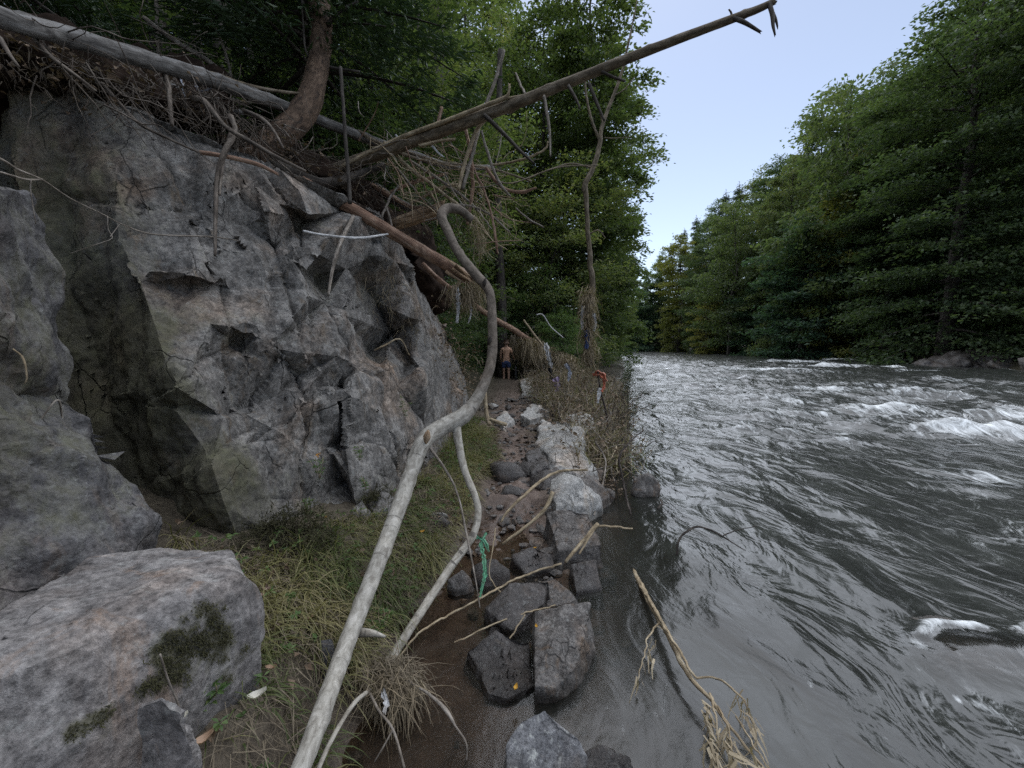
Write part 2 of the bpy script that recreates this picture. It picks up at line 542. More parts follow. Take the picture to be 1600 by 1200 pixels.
M['pole'] = bark_mat('pale_smooth_bark', (.21, .185, .15), (.34, .31, .26), (.45, .42, .365), .5, 26, .22, rings=True)
M['pole_main'] = bark_mat('pale_to_dark_bark', (.19, .172, .145), (.31, .29, .25), (.43, .405, .36), .5, 30, .3, rings=True, upper=(2.45, 2.85))
M['pole_dark'] = bark_mat('dark_smooth_bark', (.085, .075, .068), (.15, .135, .125), (.25, .235, .22), .4, 26, .3, rings=True)
M['log_grey'] = bark_mat('weathered_grey_wood', (.05, .046, .043), (.12, .113, .105), (.23, .225, .22), .14, 34, .45)
M['bark_red'] = bark_mat('rough_red_bark', (.035, .024, .018), (.105, .068, .045), (.19, .13, .09), .45, 22, 1.0)
M['bark_log'] = bark_mat('brown_bark', (.07, .055, .038), (.15, .118, .08), (.24, .20, .15), .3, 28, .5)
M['bark_dark'] = bark_mat('dark_bark', (.022, .018, .015), (.05, .042, .035), (.10, .088, .075), .3, 14, .9)
M['wood_peel'] = bark_mat('peeled_orange_wood', (.11, .06, .04), (.26, .16, .11), (.42, .31, .235), .10, 30, .4, blotch=(.13, .075, .05))
M['wood_split'] = bark_mat('split_wood', (.12, .075, .04), (.30, .20, .12), (.46, .35, .24), .07, 40, .7)
M['stick'] = bark_mat('grey_brown_stick', (.09, .075, .06), (.20, .17, .14), (.33, .295, .255), .2, 60, .4)
M['stick_tan'] = bark_mat('tan_stick', (.16, .12, .075), (.30, .235, .15), (.43, .36, .25), .2, 60, .3)
M['stick_white'] = bark_mat('bleached_stick', (.30, .29, .28), (.46, .455, .45), (.60, .60, .59), .2, 60, .3)
M['twig_dark'] = bark_mat('dark_twig', (.02, .015, .013), (.05, .04, .034), (.10, .085, .07), .3, 60, .3)
M['root'] = bark_mat('root_bark', (.045, .035, .027), (.105, .085, .068), (.20, .17, .14), .2, 40, .6)

def leaf_mat(name, stops, trans=.45, rough=.55):
    t = NT(name)
    a = t.attr("tint").outputs['Fac']
    oi = t.n("ObjectInfo").outputs['Random']
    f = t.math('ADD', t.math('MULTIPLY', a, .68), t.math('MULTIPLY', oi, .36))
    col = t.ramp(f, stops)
    d = t.n("BsdfPrincipled"); t.set(d, 'Base Color', col); t.set(d, 'Roughness', rough); t.set(d, 'Specular IOR Level', .35)
    tr = t.n("BsdfTranslucent"); t.set(tr, 'Color', t.mul(col, (1.25, 1.35, .7)))
    mx = t.n("MixShader"); t.set(mx, 0, trans); t.set(mx, 1, d.outputs[0]); t.set(mx, 2, tr.outputs[0])
    return t.finish(mx)

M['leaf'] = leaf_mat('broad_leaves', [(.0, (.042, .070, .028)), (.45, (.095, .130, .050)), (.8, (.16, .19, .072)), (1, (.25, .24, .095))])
M['leaf_far'] = leaf_mat('far_broad_leaves', [(.0, (.036, .060, .030)), (.45, (.072, .102, .046)), (.8, (.12, .148, .064)), (1, (.19, .19, .08))])
M['leaf_bright'] = leaf_mat('bright_leaves', [(.0, (.055, .10, .04)), (.5, (.11, .175, .065)), (.85, (.17, .225, .085)), (1, (.25, .25, .09))])
M['leaf_dark'] = leaf_mat('dark_leaves', [(.0, (.028, .050, .025)), (.5, (.062, .096, .042)), (1, (.12, .16, .065))])
M['leaf_gold'] = leaf_mat('golden_leaves', [(.0, (.075, .095, .03)), (.5, (.17, .17, .05)), (1, (.28, .235, .065))])
M['leaf_blue'] = leaf_mat('blue_green_leaves', [(.0, (.032, .062, .042)), (.5, (.062, .108, .068)), (1, (.11, .165, .095))])
M['needle'] = leaf_mat('conifer_needles', [(.0, (.018, .036, .019)), (.5, (.036, .064, .030)), (1, (.07, .105, .045))], .15)
M['grass'] = leaf_mat('grass_blades', [(.0, (.04, .065, .02)), (.35, (.09, .115, .038)), (.65, (.19, .175, .075)), (1, (.33, .275, .15))], .3)
M['straw'] = leaf_mat('dry_straw', [(.0, (.08, .062, .042)), (.5, (.24, .19, .125)), (1, (.46, .385, .27))], .15, .8)
M['straw_dark'] = leaf_mat('muddy_straw', [(.0, (.04, .031, .022)), (.5, (.12, .095, .066)), (1, (.28, .235, .165))], .1, .8)
M['dead_leaf'] = leaf_mat('dead_leaves', [(.0, (.04, .027, .018)), (.4, (.10, .066, .04)), (.75, (.20, .145, .10)), (1, (.30, .235, .18))], .1, .8)
M['yellow_leaf'] = leaf_mat('yellow_leaf', [(.0, (.45, .24, .03)), (1, (.55, .32, .05))], .2)
M['tan_leaf'] = leaf_mat('tan_leaf', [(.0, (.30, .19, .12)), (1, (.42, .29, .20))], .1)
M['pink_leaf'] = leaf_mat('pinkish_leaf', [(.0, (.40, .28, .24)), (1, (.46, .33, .28))], .1)
M['white_leaf'] = leaf_mat('pale_leaf', [(.0, (.5, .47, .40)), (1, (.6, .57, .5))], .1)
M['moss'] = leaf_mat('moss_fronds', [(.0, (.018, .017, .008)), (.5, (.036, .034, .014)), (1, (.062, .060, .022))], .1, .9)

def ground_mat():
    t = NT('bank_ground'); c = t.obj()
    a = t.attr("mud").outputs['Fac']; w = t.attr("wet").outputs['Fac']; fo = t.attr("forest").outputs['Fac']
    n1 = t.noise(c, 2.2, 5, .6); n2 = t.noise(c, 19, 7, .7); n3 = t.noise(c, 70, 5, .7)
    soil = t.ramp(n2, [(.3, (.045, .036, .026)), (.55, (.095, .078, .055)), (.78, (.17, .145, .105))])
    mud = t.ramp(n2, [(.3, (.115, .083, .067)), (.55, (.185, .140, .115)), (.78, (.26, .205, .172))])
    mud = t.mul(mud, t.ramp(n1, [(.3, (.7, .7, .7)), (.7, (1.15, 1.12, 1.1))]))
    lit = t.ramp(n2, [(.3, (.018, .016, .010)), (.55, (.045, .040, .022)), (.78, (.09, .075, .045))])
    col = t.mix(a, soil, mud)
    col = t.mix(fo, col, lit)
    col = t.mul(col, t.ramp(n3, [(.3, (.7, .7, .7)), (.6, (1.1, 1.1, 1.1))]))
    col = t.mix(t.math('MULTIPLY', w, .55), col, t.mul(col, (.45, .40, .36)))
    h = t.math('ADD', t.math('MULTIPLY', n2, .7), t.math('MULTIPLY', n3, .25))
    ro = t.rng(t.math('ADD', w, t.math('MULTIPLY', t.math('SUBTRACT', n1, .5), .6)), .2, .9, .9, .28)
    return t.pbr(col, ro, t.bump(h, .7, .03), .35)
M['ground'] = ground_mat()

def water_mat():
    t = NT('river_water'); c = t.obj()
    fo = t.attr("foam").outputs['Fac']; op = t.attr("opac").outputs['Fac']; ch = t.attr("chop").outputs['Fac']
    fl = (0, 0, math.radians(17))
    m1 = t.mapping(c, (1.0, .62, 1), fl)
    d0 = t.n("TexNoise", Vector=t.mapping(c, (.9, .5, 1), fl), Scale=1.3, Detail=3).outputs[1]
    w = t.n("MixRGB", Fac=.34, Color1=m1, Color2=d0).outputs[0]
    a1 = t.noise(w, 2.8, 4, .5, .9)
    a2 = t.noise(w, 9.0, 3, .5, 1.0)
    a3 = t.noise(w, 1.5, 3, .5, .6)
    h = t.math('ADD', t.math('ADD', t.math('MULTIPLY', a1, .60), t.math('MULTIPLY', a2, .08)), t.math('MULTIPLY', a3, 1.05))
    a4 = t.noise(w, 24.0, 3, .55, .6)
    h = t.math('MULTIPLY', t.math('ADD', h, t.math('MULTIPLY', a4, .03)), ch)
    nb = t.bump(h, 1.0, .17)
    turb = t.ramp(t.noise(m1, 2.2, 5, .6, 1.0), [(.35, (.013, .014, .012)), (.6, (.025, .027, .023)), (.8, (.048, .050, .045))])
    body = t.n("BsdfDiffuse", Color=turb)
    clear = t.n("BsdfTransparent", Color=(.74, .68, .60))
    b = t.n("MixShader"); t.set(b, 0, op); t.set(b, 1, clear.outputs[0]); t.set(b, 2, body.outputs[0])
    gl = t.n("BsdfGlossy", Color=(1, 1, 1), Roughness=.20); t.set(gl, 'Normal', nb)
    fr = t.n("Fresnel", IOR=1.48); t.set(fr, 'Normal', nb)
    s = t.n("MixShader"); t.set(s, 0, fr.outputs[0]); t.set(s, 1, b.outputs[0]); t.set(s, 2, gl.outputs[0])
    br = t.noise(t.mapping(w, (1.3, .55, 1)), 6.0, 8, .74, 1.3)
    ff = t.rng(t.math('ADD', fo, t.math('MULTIPLY', t.math('SUBTRACT', br, .5), 3.0)), .45, 1.15)
    white = t.n("BsdfDiffuse", Color=(.72, .74, .74))
    s2 = t.n("MixShader"); t.set(s2, 0, ff); t.set(s2, 1, s.outputs[0]); t.set(s2, 2, white.outputs[0])
    return t.finish(s2)
M['water'] = water_mat()

def plain(name, col, rough=.6, spec=.3, vary=.15, scale=20, metal=0, dirt=0):
    t = NT(name); c = t.obj()
    k = t.ramp(t.noise(c, scale, 5, .6), [(.3, (1 - vary,) * 3), (.7, (1 + vary,) * 3)])
    cc = t.mul((*col, 1), k)
    if dirt: cc = t.mix(t.math('MULTIPLY', t.rng(t.noise(c, 18, 5, .7), .40, .62), dirt), cc, (.11, .085, .06))
    p = t.n("BsdfPrincipled"); t.set(p, 'Base Color', cc); t.set(p, 'Roughness', rough); t.set(p, 'Specular IOR Level', spec); t.set(p, 'Metallic', metal)
    return t.finish(p)
M['plastic_green'] = plain('green_plastic', (.12, .38, .22), .45, .4, .25, 30, dirt=.6)
M['plastic_white'] = plain('white_rag', (.55, .55, .55), .6, .3, .25, 25, dirt=.75)
M['plastic_orange'] = plain('orange_plastic', (.46, .12, .06), .5, .4, .3, 25, dirt=.65)
M['plastic_purple'] = plain('purple_rag', (.26, .20, .32), .7, .2, .3, 25, dirt=.6)
M['plastic_blue'] = plain('pale_blue_rag', (.40, .43, .50), .7, .2, .3, 25, dirt=.6)
M['skin'] = plain('skin', (.56, .34, .235), .55, .35, .08, 14)
M['denim'] = plain('navy_cloth', (.05, .07, .15), .85, .2, .3, 40)
M['hair'] = plain('brown_hair', (.075, .045, .03), .7, .3, .4, 60)
M['shoe'] = plain('light_shoe', (.35, .33, .31), .7, .3, .2, 40)
M['rubber'] = plain('black_rubber', (.014, .014, .015), .75, .3, .2, 60)
M['bike_black'] = plain('black_paint', (.012, .012, .013), .35, .5, .1, 20)
M['steel'] = plain('dull_steel', (.45, .46, .48), .35, .5, .1, 40, .8)
M['soil'] = plain('root_soil', (.022, .014, .010), .95, .1, .55, 9)
M['bud'] = plain('flower_petals', (.55, .25, .03), .6, .3, .2, 40)
# ------------------------------------------------------------------ banks and terrain
LB = np.array([(-1.2, -40), (-.3, -6), (.25, 0), (.45, 1.5), (.55, 2.2), (.72, 3), (1.25, 5.2), (2.1, 8), (4.2, 15), (9, 30), (17, 60), (21.5, 75), (20, 83), (10, 88), (-60, 90)], float)
RB = np.array([(10, -45), (26, 0), (33.3, 25), (41, 50), (45.5, 65), (47, 78), (43, 88), (34, 93.5), (20, 96.5), (-60, 100)], float)

def signed_dist(P, line):
    """distance of points P (n,2) to a polyline, positive on its left side"""
    best = np.full(len(P), 1e9); sg = np.ones(len(P))
    for a, b in zip(line[:-1], line[1:]):
        ab = b - a; L2 = ab.dot(ab)
        t = np.clip(((P - a) @ ab) / L2, 0, 1)
        q = a + t[:, None] * ab
        d = np.hypot(*(P - q).T)
        cr = ab[0] * (P[:, 1] - a[1]) - ab[1] * (P[:, 0] - a[0])
        m = d < best - 1e-9
        best = np.where(m, d, best)
        sg = np.where(m, np.where(cr >= 0, 1.0, -1.0), sg)
    return best * sg

# cross-sections of the near bank: y -> (x, z)
SECT = {
    -6: [(-30, 14), (-8, 5.5), (-5, 3.6), (-3.4, 1.2), (-2, .6), (-1, .3), (-.3, .02), (.3, -.3)],
    0: [(-30, 14), (-8, 5.5), (-5, 3.6), (-3.4, 1.2), (-2, .66), (-1.1, .46), (-.85, .2), (-.68, -.05), (0, -.07), (.5, -.2)],
    1.2: [(-30, 14), (-8, 5), (-4.2, 3.3), (-3.3, .9), (-1.9, .64), (-1.25, .48), (-.98, .36), (-.80, .12), (-.66, -.05), (-.1, -.09), (.5, -.2)],
    2.2: [(-30, 14), (-8, 5), (-4.3, 3.3), (-3.6, .9), (-1.8, .56), (-1.2, .42), (-.95, .28), (-.74, .07), (-.6, -.03), (-.1, -.05), (.25, -.02), (.7, -.2)],
    3.2: [(-30, 14), (-8, 5), (-3.5, 3.2), (-2.7, 1.0), (-1.5, .42), (-1.0, .3), (-.6, .18), (-.35, .03), (.05, .0), (.4, .06), (.9, -.2)],
    4.2: [(-30, 14), (-8, 5), (-3.0, 3.4), (-2.3, 1.0), (-1.25, .36), (-.8, .27), (-.42, .14), (-.1, .07), (.25, .08), (.6, .14), (1.1, -.1)],
    6: [(-30, 15), (-8, 5.2), (-2.7, 3.6), (-2.1, 1.2), (-1.2, .36), (-.7, .26), (-.4, .16), (0, .13), (.4, .18), (1.0, .22), (1.5, -.1)],
    8.5: [(-30, 15), (-8, 5), (-2.5, 3.2), (-2.0, 1.2), (-1.1, .34), (-.6, .24), (-.3, .2), (.1, .2), (.6, .25), (1.7, .25), (2.2, -.1)],
    18: [(-30, 17), (-8, 6), (-3.5, 2.6), (-1.5, .9), (-.6, .35), (-.1, .26), (.6, .26), (2.5, .35), (4.6, .25), (5.2, -.1)],
    12: [(-30, 16), (-8, 5), (-3.5, 3.0), (-2.2, 1.3), (-1.2, .45), (-.6, .25), (-.2, .22), (.3, .22), (1.2, .3), (2.8, .25), (3.3, -.1)],
}
SY = sorted(SECT)

def bank_z(x, y):
    vals = np.stack([np.interp(x, [p[0] for p in SECT[k]], [p[1] for p in SECT[k]]) for k in SY])
    yy = np.clip(y, SY[0], SY[-1])
    j = np.clip(np.searchsorted(SY, yy, side='right') - 1, 0, len(SY) - 2)
    y0 = np.array(SY)[j]; y1 = np.array(SY)[j + 1]
    t = (yy - y0) / (y1 - y0)
    idx = np.arange(len(x))
    return vals[j, idx] * (1 - t) + vals[j + 1, idx] * t

def land(x, y):
    """height of the ground, and masks"""
    P = np.column_stack([x, y])
    dl = signed_dist(P, LB)            # >0 on the left bank
    dr = -signed_dist(P, RB)           # >0 on the right bank
    far = np.interp(dl, [-3, -.3, 0, .5, 2.5, 5, 9, 20, 60, 200], [-1.0, -.2, 0, .22, .35, .9, 2.6, 7, 15, 22])
    near = bank_z(x, y)
    k = sstep(15.5, 21, y)
    z = near * (1 - k) + far * k
    river = np.interp(-dl, [0, .4, 1.5, 5], [0, -.28, -.7, -1.1])
    z = np.where(dl < 0, np.minimum(z, river), z)
    right = np.interp(dr, [-6, -1, 0, 1.0, 3, 8, 30, 70, 200], [-1.2, -.4, 0, .7, 1.5, 3.4, 12, 17, 20])
    z = np.where(dr > -4, np.maximum(np.where(dr > -1, right, -1.2), np.where(dr > 0, right, z)), z)
    return z, dl, dr

def gz(x, y):
    return float(land(np.array([float(x)]), np.array([float(y)]))[0][0])

def axis(parts):
    out = [np.arange(a, b, s) for a, b, s in parts]
    return np.concatenate(out)

def grid_faces(nx, ny):
    i = np.arange(nx * ny).reshape(ny, nx)
    return np.stack([i[:-1, :-1], i[:-1, 1:], i[1:, 1:], i[1:, :-1]], -1).reshape(-1, 4)

def build_ground():
    xs = axis([(-220, -60, 12), (-60, -20, 4), (-20, -6, 1.0), (-6, -2.2, .16), (-2.2, 1.2, .022), (1.2, 3.0, .08), (3, 8, .4), (8, 60, 1.3), (60, 110, 4), (110, 260, 15)])
    ys = axis([(-60, -8, 4), (-8, .6, .35), (.6, 4.5, .024), (4.5, 9, .05), (9, 18, .16), (18, 40, .6), (40, 110, 1.6), (110, 300, 12)])
    X, Y = np.meshgrid(xs, ys)
    x, y = X.ravel(), Y.ravel()
    z, dl, dr = land(x, y)
    P = np.column_stack([x, y, z * 0])
    near = sstep(16, 9, np.hypot(x, y))
    path = np.exp(-((x - np.interp(y, [0, 2, 4, 6, 9, 14, 20], [-.1, -.1, 0.05, -.05, -.1, -.15, .6])) / np.interp(y, [0, 3, 6, 14], [.55, .45, .38, .5])) ** 2) * sstep(24, 15, y)
    lump = .05 * fbm(P * 1.7, 3, 3) + (.028 + .012 * path) * fbm(P * 5.5, 4, 4) + .012 * fbm(P * 19, 3, 5)
    pd, pe = facet(P * np.array([3.4, 5.0, 1]), 61, .9)
    lump = lump * near + near * path * .018 * pd
    lump += (1 - near) * .35 * fbm(P * .35, 4, 8) * sstep(.5, 4, np.maximum(dl, dr))
    z = z + lump * np.where((dl < .1) & (dr < .1), .8, 1.0)
    mud = np.clip(path * 1.25 + sstep(.05, -.05, z) * .6, 0, 1)
    wet = np.clip(sstep(.13, .0, z) + .5 * path, 0, 1)
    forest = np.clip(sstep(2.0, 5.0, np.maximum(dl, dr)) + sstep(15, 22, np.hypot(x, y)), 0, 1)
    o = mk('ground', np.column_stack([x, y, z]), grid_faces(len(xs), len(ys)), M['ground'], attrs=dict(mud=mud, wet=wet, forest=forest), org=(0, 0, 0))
    tag(o, kind='structure')
    return o
build_ground()

# ------------------------------------------------------------------ river
WAVES = [  # standing waves: place, length across the flow, height, foam
    (1540, 668, 2.3, .50, 1.0), (1385, 640, 2.2, .36, .95), (1415, 612, 2.4, .32, .7), (1590, 645, 2.5, .36, .8), (1290, 606, 3.2, .32, .8), (1350, 600, 3.2, .28, .6),
    (1200, 578, 6.5, .34, .85), (1290, 572, 6.0, .36, .9), (1120, 575, 6.0, .30, .6), (1390, 574, 5.0, .32, .9), (1240, 565, 7.0, .36, .8), (1330, 563, 7.0, .34, .8),
    (1410, 565, 6, .3, .8), (1160, 620, 2.4, .2, .45), (1060, 585, 4.5, .22, .4), (1230, 640, 2.0, .18, .35), (1480, 596, 3.5, .2, .5), (1350, 664, 1.6, .16, .4), (1240, 690, 1.3, .10, .35),
    (1450, 720, 1.3, .10, .4), (1560, 745, 1.5, .10, .55), (1500, 760, 1.2, .08, .3), (1090, 568, 6, .25, .5), (1020, 570, 5, .2, .3), (1000, 560, 6, .2, .35)]

wr = np.random.default_rng(21)
for _ in range(60):
    yy = wr.uniform(553, 690) ** 1.0; xx = wr.uniform(1010 + (yy - 553) * .6, 1620)
    WAVES.append((xx, yy, wr.uniform(.5, 1.3) * (1 + (690 - yy) / 50), wr.uniform(.05, .13) * (1 + (690 - yy) / 90), wr.uniform(.2, .65)))

def build_river():
    xs = axis([(-1.6, -.2, .05), (-.2, 3.2, .022), (3.2, 8, .055), (8, 16, .10), (16, 30, .2), (30, 52, .45)])
    ys = axis([(-9, .4, .4), (.4, 4.2, .024), (4.2, 9, .05), (9, 18, .09), (18, 40, .2), (40, 101, .5)])
    X, Y = np.meshgrid(xs, ys)
    x, y = X.ravel(), Y.ravel()
    gzv, dl, dr = land(x, y)
    a = math.radians(17)
    s = x * math.cos(a) - y * math.sin(a)        # across the flow
    f = x * math.sin(a) + y * math.cos(a)        # along the flow
    chop = sstep(.05, .4 + .5 * sstep(5, 2.5, y), -dl) * sstep(-.3, -1.6, dr) * (.55 + .45 * sstep(2, 9, y))
    P = np.column_stack([s, f, 0 * s])
    rough = sstep(4, 16, y) * sstep(.5, 6, -dl)
    z = chop * (.040 * fbm(P * [1.0, .9, 1], 3, 31) + .022 * fbm(P * [2.6, 2.0, 1], 3, 33)) * (.35 + .65 * sstep(1.5, 5, y))
    w = fbm(P * [.55, 1.0, 1] + 50, 4, 41)
    rid = 1 - np.abs(fbm(P * [.42, .85, 1] + 9, 3, 47)) * 1.4
    z += rough * chop * (.10 * w + .10 * np.clip(rid, -.5, 1))
    foam = rough * chop * np.clip((rid - .62) * 1.2, 0, 1) * .42 * sstep(-.1, .8, fbm(P * .21, 3, 70) + .25)
    foam += rough * chop * .26 * sstep(-.2, .9, fbm(P * [.5, .22, 1], 3, 72)) * sstep(2, 8, -dl)
    for i, (px, py, ln, h, fo) in enumerate(WAVES):
        c = G(px, py, h * .4)
        cs = c[0] * math.cos(a) - c[1] * math.sin(a); cf = c[0] * math.sin(a) + c[1] * math.cos(a)
        du, dv = s - cs, f - cf + .12 * ln * vnoise(np.column_stack([s * 1.7 / ln, f * 1.2, 0 * s + i]), 90 + i)
        wv = .32 * ln * .55
        g = np.exp(-(du / (ln * .5)) ** 2)
        prof = np.exp(-(dv / wv) ** 2)
        z += .6 * h * g * (prof - .45 * np.exp(-((dv - 1.6 * wv) / (wv * 1.1)) ** 2)) * (1 + .35 * fbm(P * 2.2, 3, 55 + i))
        foam = np.maximum(foam, fo * g ** .8 * np.exp(-((dv + .35 * wv) / (wv * 1.15)) ** 2))
    # small breaking lip over the sunken rock near by, two patches of foam below it
    c = G(1510, 1010, .05)
    hump = np.exp(-((x - c[0] - .1) / .42) ** 2 - ((y - c[1] + .02) / .17) ** 2)
    z += .07 * hump
    lip = np.clip(.75 + .9 * fbm(P * 6, 3, 23), 0, 1.1) * np.exp(-((y - (c[1] + .13 + .03 * np.sin((x - c[0]) * 5) + .09 * fbm(P * 2.3, 3, 22))) / (.03 + .02 * np.abs(fbm(P * 3, 2, 24)))) ** 2) * sstep(-.30, -.12, x - c[0]) * sstep(1.2, .6, x - c[0])
    foam = np.maximum(foam, lip * .85); z += .03 * lip
    for px, py, r, fo in ((1430, 1010, .075, .75), (1440, 1045, .06, .5), (1497, 1090, .035, .8), (1528, 1100, .05, .8), (1555, 1108, .04, .6)):
        q = G(px, py, .02)
        foam = np.maximum(foam, fo * np.exp(-((x - q[0]) ** 2 + (y - q[1]) ** 2) / r ** 2))
    depth = np.maximum(-gzv, 0)
    opac = 1 - np.exp(-depth * 4.2)
    opac = np.clip((opac + foam * .5) * (1 - .72 * np.clip(hump * 1.3, 0, 1)), 0, 1)
    foam *= .25 + .75 * sstep(.02, .2, depth)
    chm = .10 + .90 * chop
    chm = chm * (1 - .35 * np.exp(-((x - 1.15) / .35) ** 2 - ((y - 1.75) / .5) ** 2))
    o = mk('river_water', np.column_stack([x, y, z + .015]), grid_faces(len(xs), len(ys)), M['water'], attrs=dict(foam=foam, opac=opac, chop=chm), org=(0, 0, 0))
    tag(o, kind='structure')
build_river()

# ------------------------------------------------------------------ rock face
CL = [  # picture x, y, metres ahead, moss
    (20, 120, 2.9, .7), (20, 240, 2.75, .7), (40, 420, 2.7, .9), (60, 600, 2.6, 1), (100, 760, 2.5, .9), (200, 905, 2.36, .9), (300, 960, 2.32, .8),
    (100, 300, 2.86, 1), (120, 450, 2.76, 1), (160, 620, 2.62, 1), (230, 760, 2.47, .9), (310, 860, 2.38, .8), (140, 180, 2.98, .5),
    (178, 165, 3.05, .4), (185, 300, 2.78, .55), (190, 380, 2.68, .8), (215, 430, 2.58, .8), (250, 530, 2.46, .75), (276, 605, 2.33, .5), (276, 640, 2.37, .6), (330, 725, 2.32, .6),
    (352, 790, 2.33, .45), (386, 880, 2.36, .35), (396, 960, 2.36, .3),
    (292, 215, 3.25, 0), (290, 326, 2.98, 0), (292, 334, 2.93, 0), (165, 322, 2.80, .5), (300, 430, 2.70, .1), (225, 436, 2.60, .3), (302, 440, 2.78, .1), (322, 520, 2.62, .1), (340, 270, 3.2, .3), (352, 380, 2.98, .1), (322, 330, 2.98, .2),
    (398, 284, 3.34, .2), (436, 318, 3.46, .2), (418, 326, 3.24, 0), (386, 350, 3.22, .2), (426, 392, 3.36, .1), (405, 398, 3.14, 0), (440, 264, 3.5, 0), (468, 296, 3.58, 0), (482, 335, 3.56, 0), (492, 395, 3.46, 0),
    (328, 506, 2.66, .4), (345, 562, 2.70, 0), (398, 514, 2.85, .3), (426, 546, 2.93, .3), (372, 540, 2.82, .6), (400, 556, 2.84, 0), (362, 450, 2.93, 0), (422, 450, 3.15, 0), (455, 398, 3.36, 0), (462, 402, 3.28, 0),
    (490, 452, 3.38, 0), (540, 482, 3.72, 0), (536, 492, 3.62, 0), (430, 620, 2.95, 0), (350, 650, 2.55, 0), (400, 690, 2.70, 0), (372, 640, 2.72, .2), (445, 682, 2.85, 0), (310, 690, 2.40, .2), (425, 668, 2.78, .3),
    (445, 570, 3.04, 0), (470, 588, 3.24, .3), (486, 600, 3.10, 0), (480, 720, 2.95, 0), (420, 780, 2.66, 0), (440, 845, 2.62, 0), (500, 780, 3.0, 0), (482, 850, 2.82, 0), (480, 930, 2.78, 0), (515, 700, 3.2, 0),
    (528, 556, 3.46, 0), (526, 606, 3.50, 0), (533, 612, 3.36, 0), (540, 690, 3.26, 0), (534, 692, 3.46, 0), (548, 748, 3.20, .1), (540, 752, 3.36, .2),
    (600, 577, 3.95, 0), (602, 647, 3.70, 0), (562, 624, 3.46, .1), (560, 570, 3.66, .1), (636, 700, 3.86, 0), (590, 742, 3.46, .1), (602, 805, 3.36, .2), (560, 805, 3.2, .2), (602, 880, 3.3, .3), (640, 690, 4.0, .1),
    (476, 345, 3.78, .4), (500, 440, 3.84, .5), (512, 462, 3.72, .3), (530, 330, 4.2, .2), (545, 342, 4.12, 0), (552, 442, 4.12, .1), (572, 556, 3.98, .1), (540, 420, 4.08, .1),
    (566, 442, 4.5, .5), (586, 470, 4.9, .6), (636, 502, 5.15, .2), (582, 550, 4.7, .5), (640, 566, 4.9, .1), (612, 520, 5.1, .2), (575, 400, 4.45, .3), (632, 492, 4.66, 0), (646, 560, 4.72, 0), (600, 335, 4.75, .1), (592, 400, 4.5, 0),
    (660, 578, 4.62, 0), (655, 588, 4.40, 0), (640, 400, 5.5, 0), (652, 420, 5.7, 0), (690, 490, 6.3, 0), (706, 540, 6.8, 0), (728, 590, 7.6, 0), (742, 640, 8.3, 0), (744, 720, 8.2, .1),
    (680, 600, 5.5, 0), (662, 662, 4.6, 0), (702, 650, 5.9, 0), (690, 705, 5.3, .1), (655, 765, 4.15, .2), (650, 840, 4.0, .2), (700, 760, 5.2, .1), (660, 500, 5.3, 0), (618, 610, 4.2, 0), (680, 540, 5.7, 0)]

JOINTS = [([(455, 398), (475, 430), (492, 458), (512, 470), (542, 483)], .05, .03), ([(500, 462), (520, 500), (542, 539), (552, 562), (575, 580), (598, 592), (608, 656), (622, 700)], .03, .02),
          ([(526, 590), (528, 605), (533, 645), (543, 692)], .03, .03), ([(479, 430), (482, 480), (486, 548), (498, 572)], .02, .012), ([(160, 320), (220, 322), (290, 326), (332, 345)], .018, .008),
          ([(272, 607), (300, 590), (325, 560), (372, 541)], .022, .012), ([(445, 562), (462, 600), (474, 630), (480, 676), (470, 730), (478, 800)], .025, .02), ([(418, 275), (446, 318), (458, 345), (472, 400)], .03, .02),
          ([(375, 290), (402, 350), (430, 400), (452, 470), (470, 535)], .022, .018), ([(338, 430), (352, 480), (362, 525), (372, 546)], .02, .014), ([(652, 428), (672, 470), (692, 525), (718, 605)], .035, .02),
          ([(606, 385), (640, 445), (662, 485), (690, 560), (700, 610)], .03, .02), ([(636, 455), (656, 500), (676, 545)], .02, .012), ([(392, 692), (425, 670), (450, 655), (474, 640)], .03, .02),
          ([(280, 640), (340, 650), (390, 640), (420, 600), (440, 566)], .02, .02), ([(330, 720), (360, 690), (395, 670)], .02, .014), ([(545, 700), (575, 690), (606, 700), (640, 760)], .02, .015), ([(245, 240), (285, 300), (310, 360), (345, 440)], .015, .015), ([(500, 640), (508, 700), (500, 760), (512, 820)], .02, .014)]

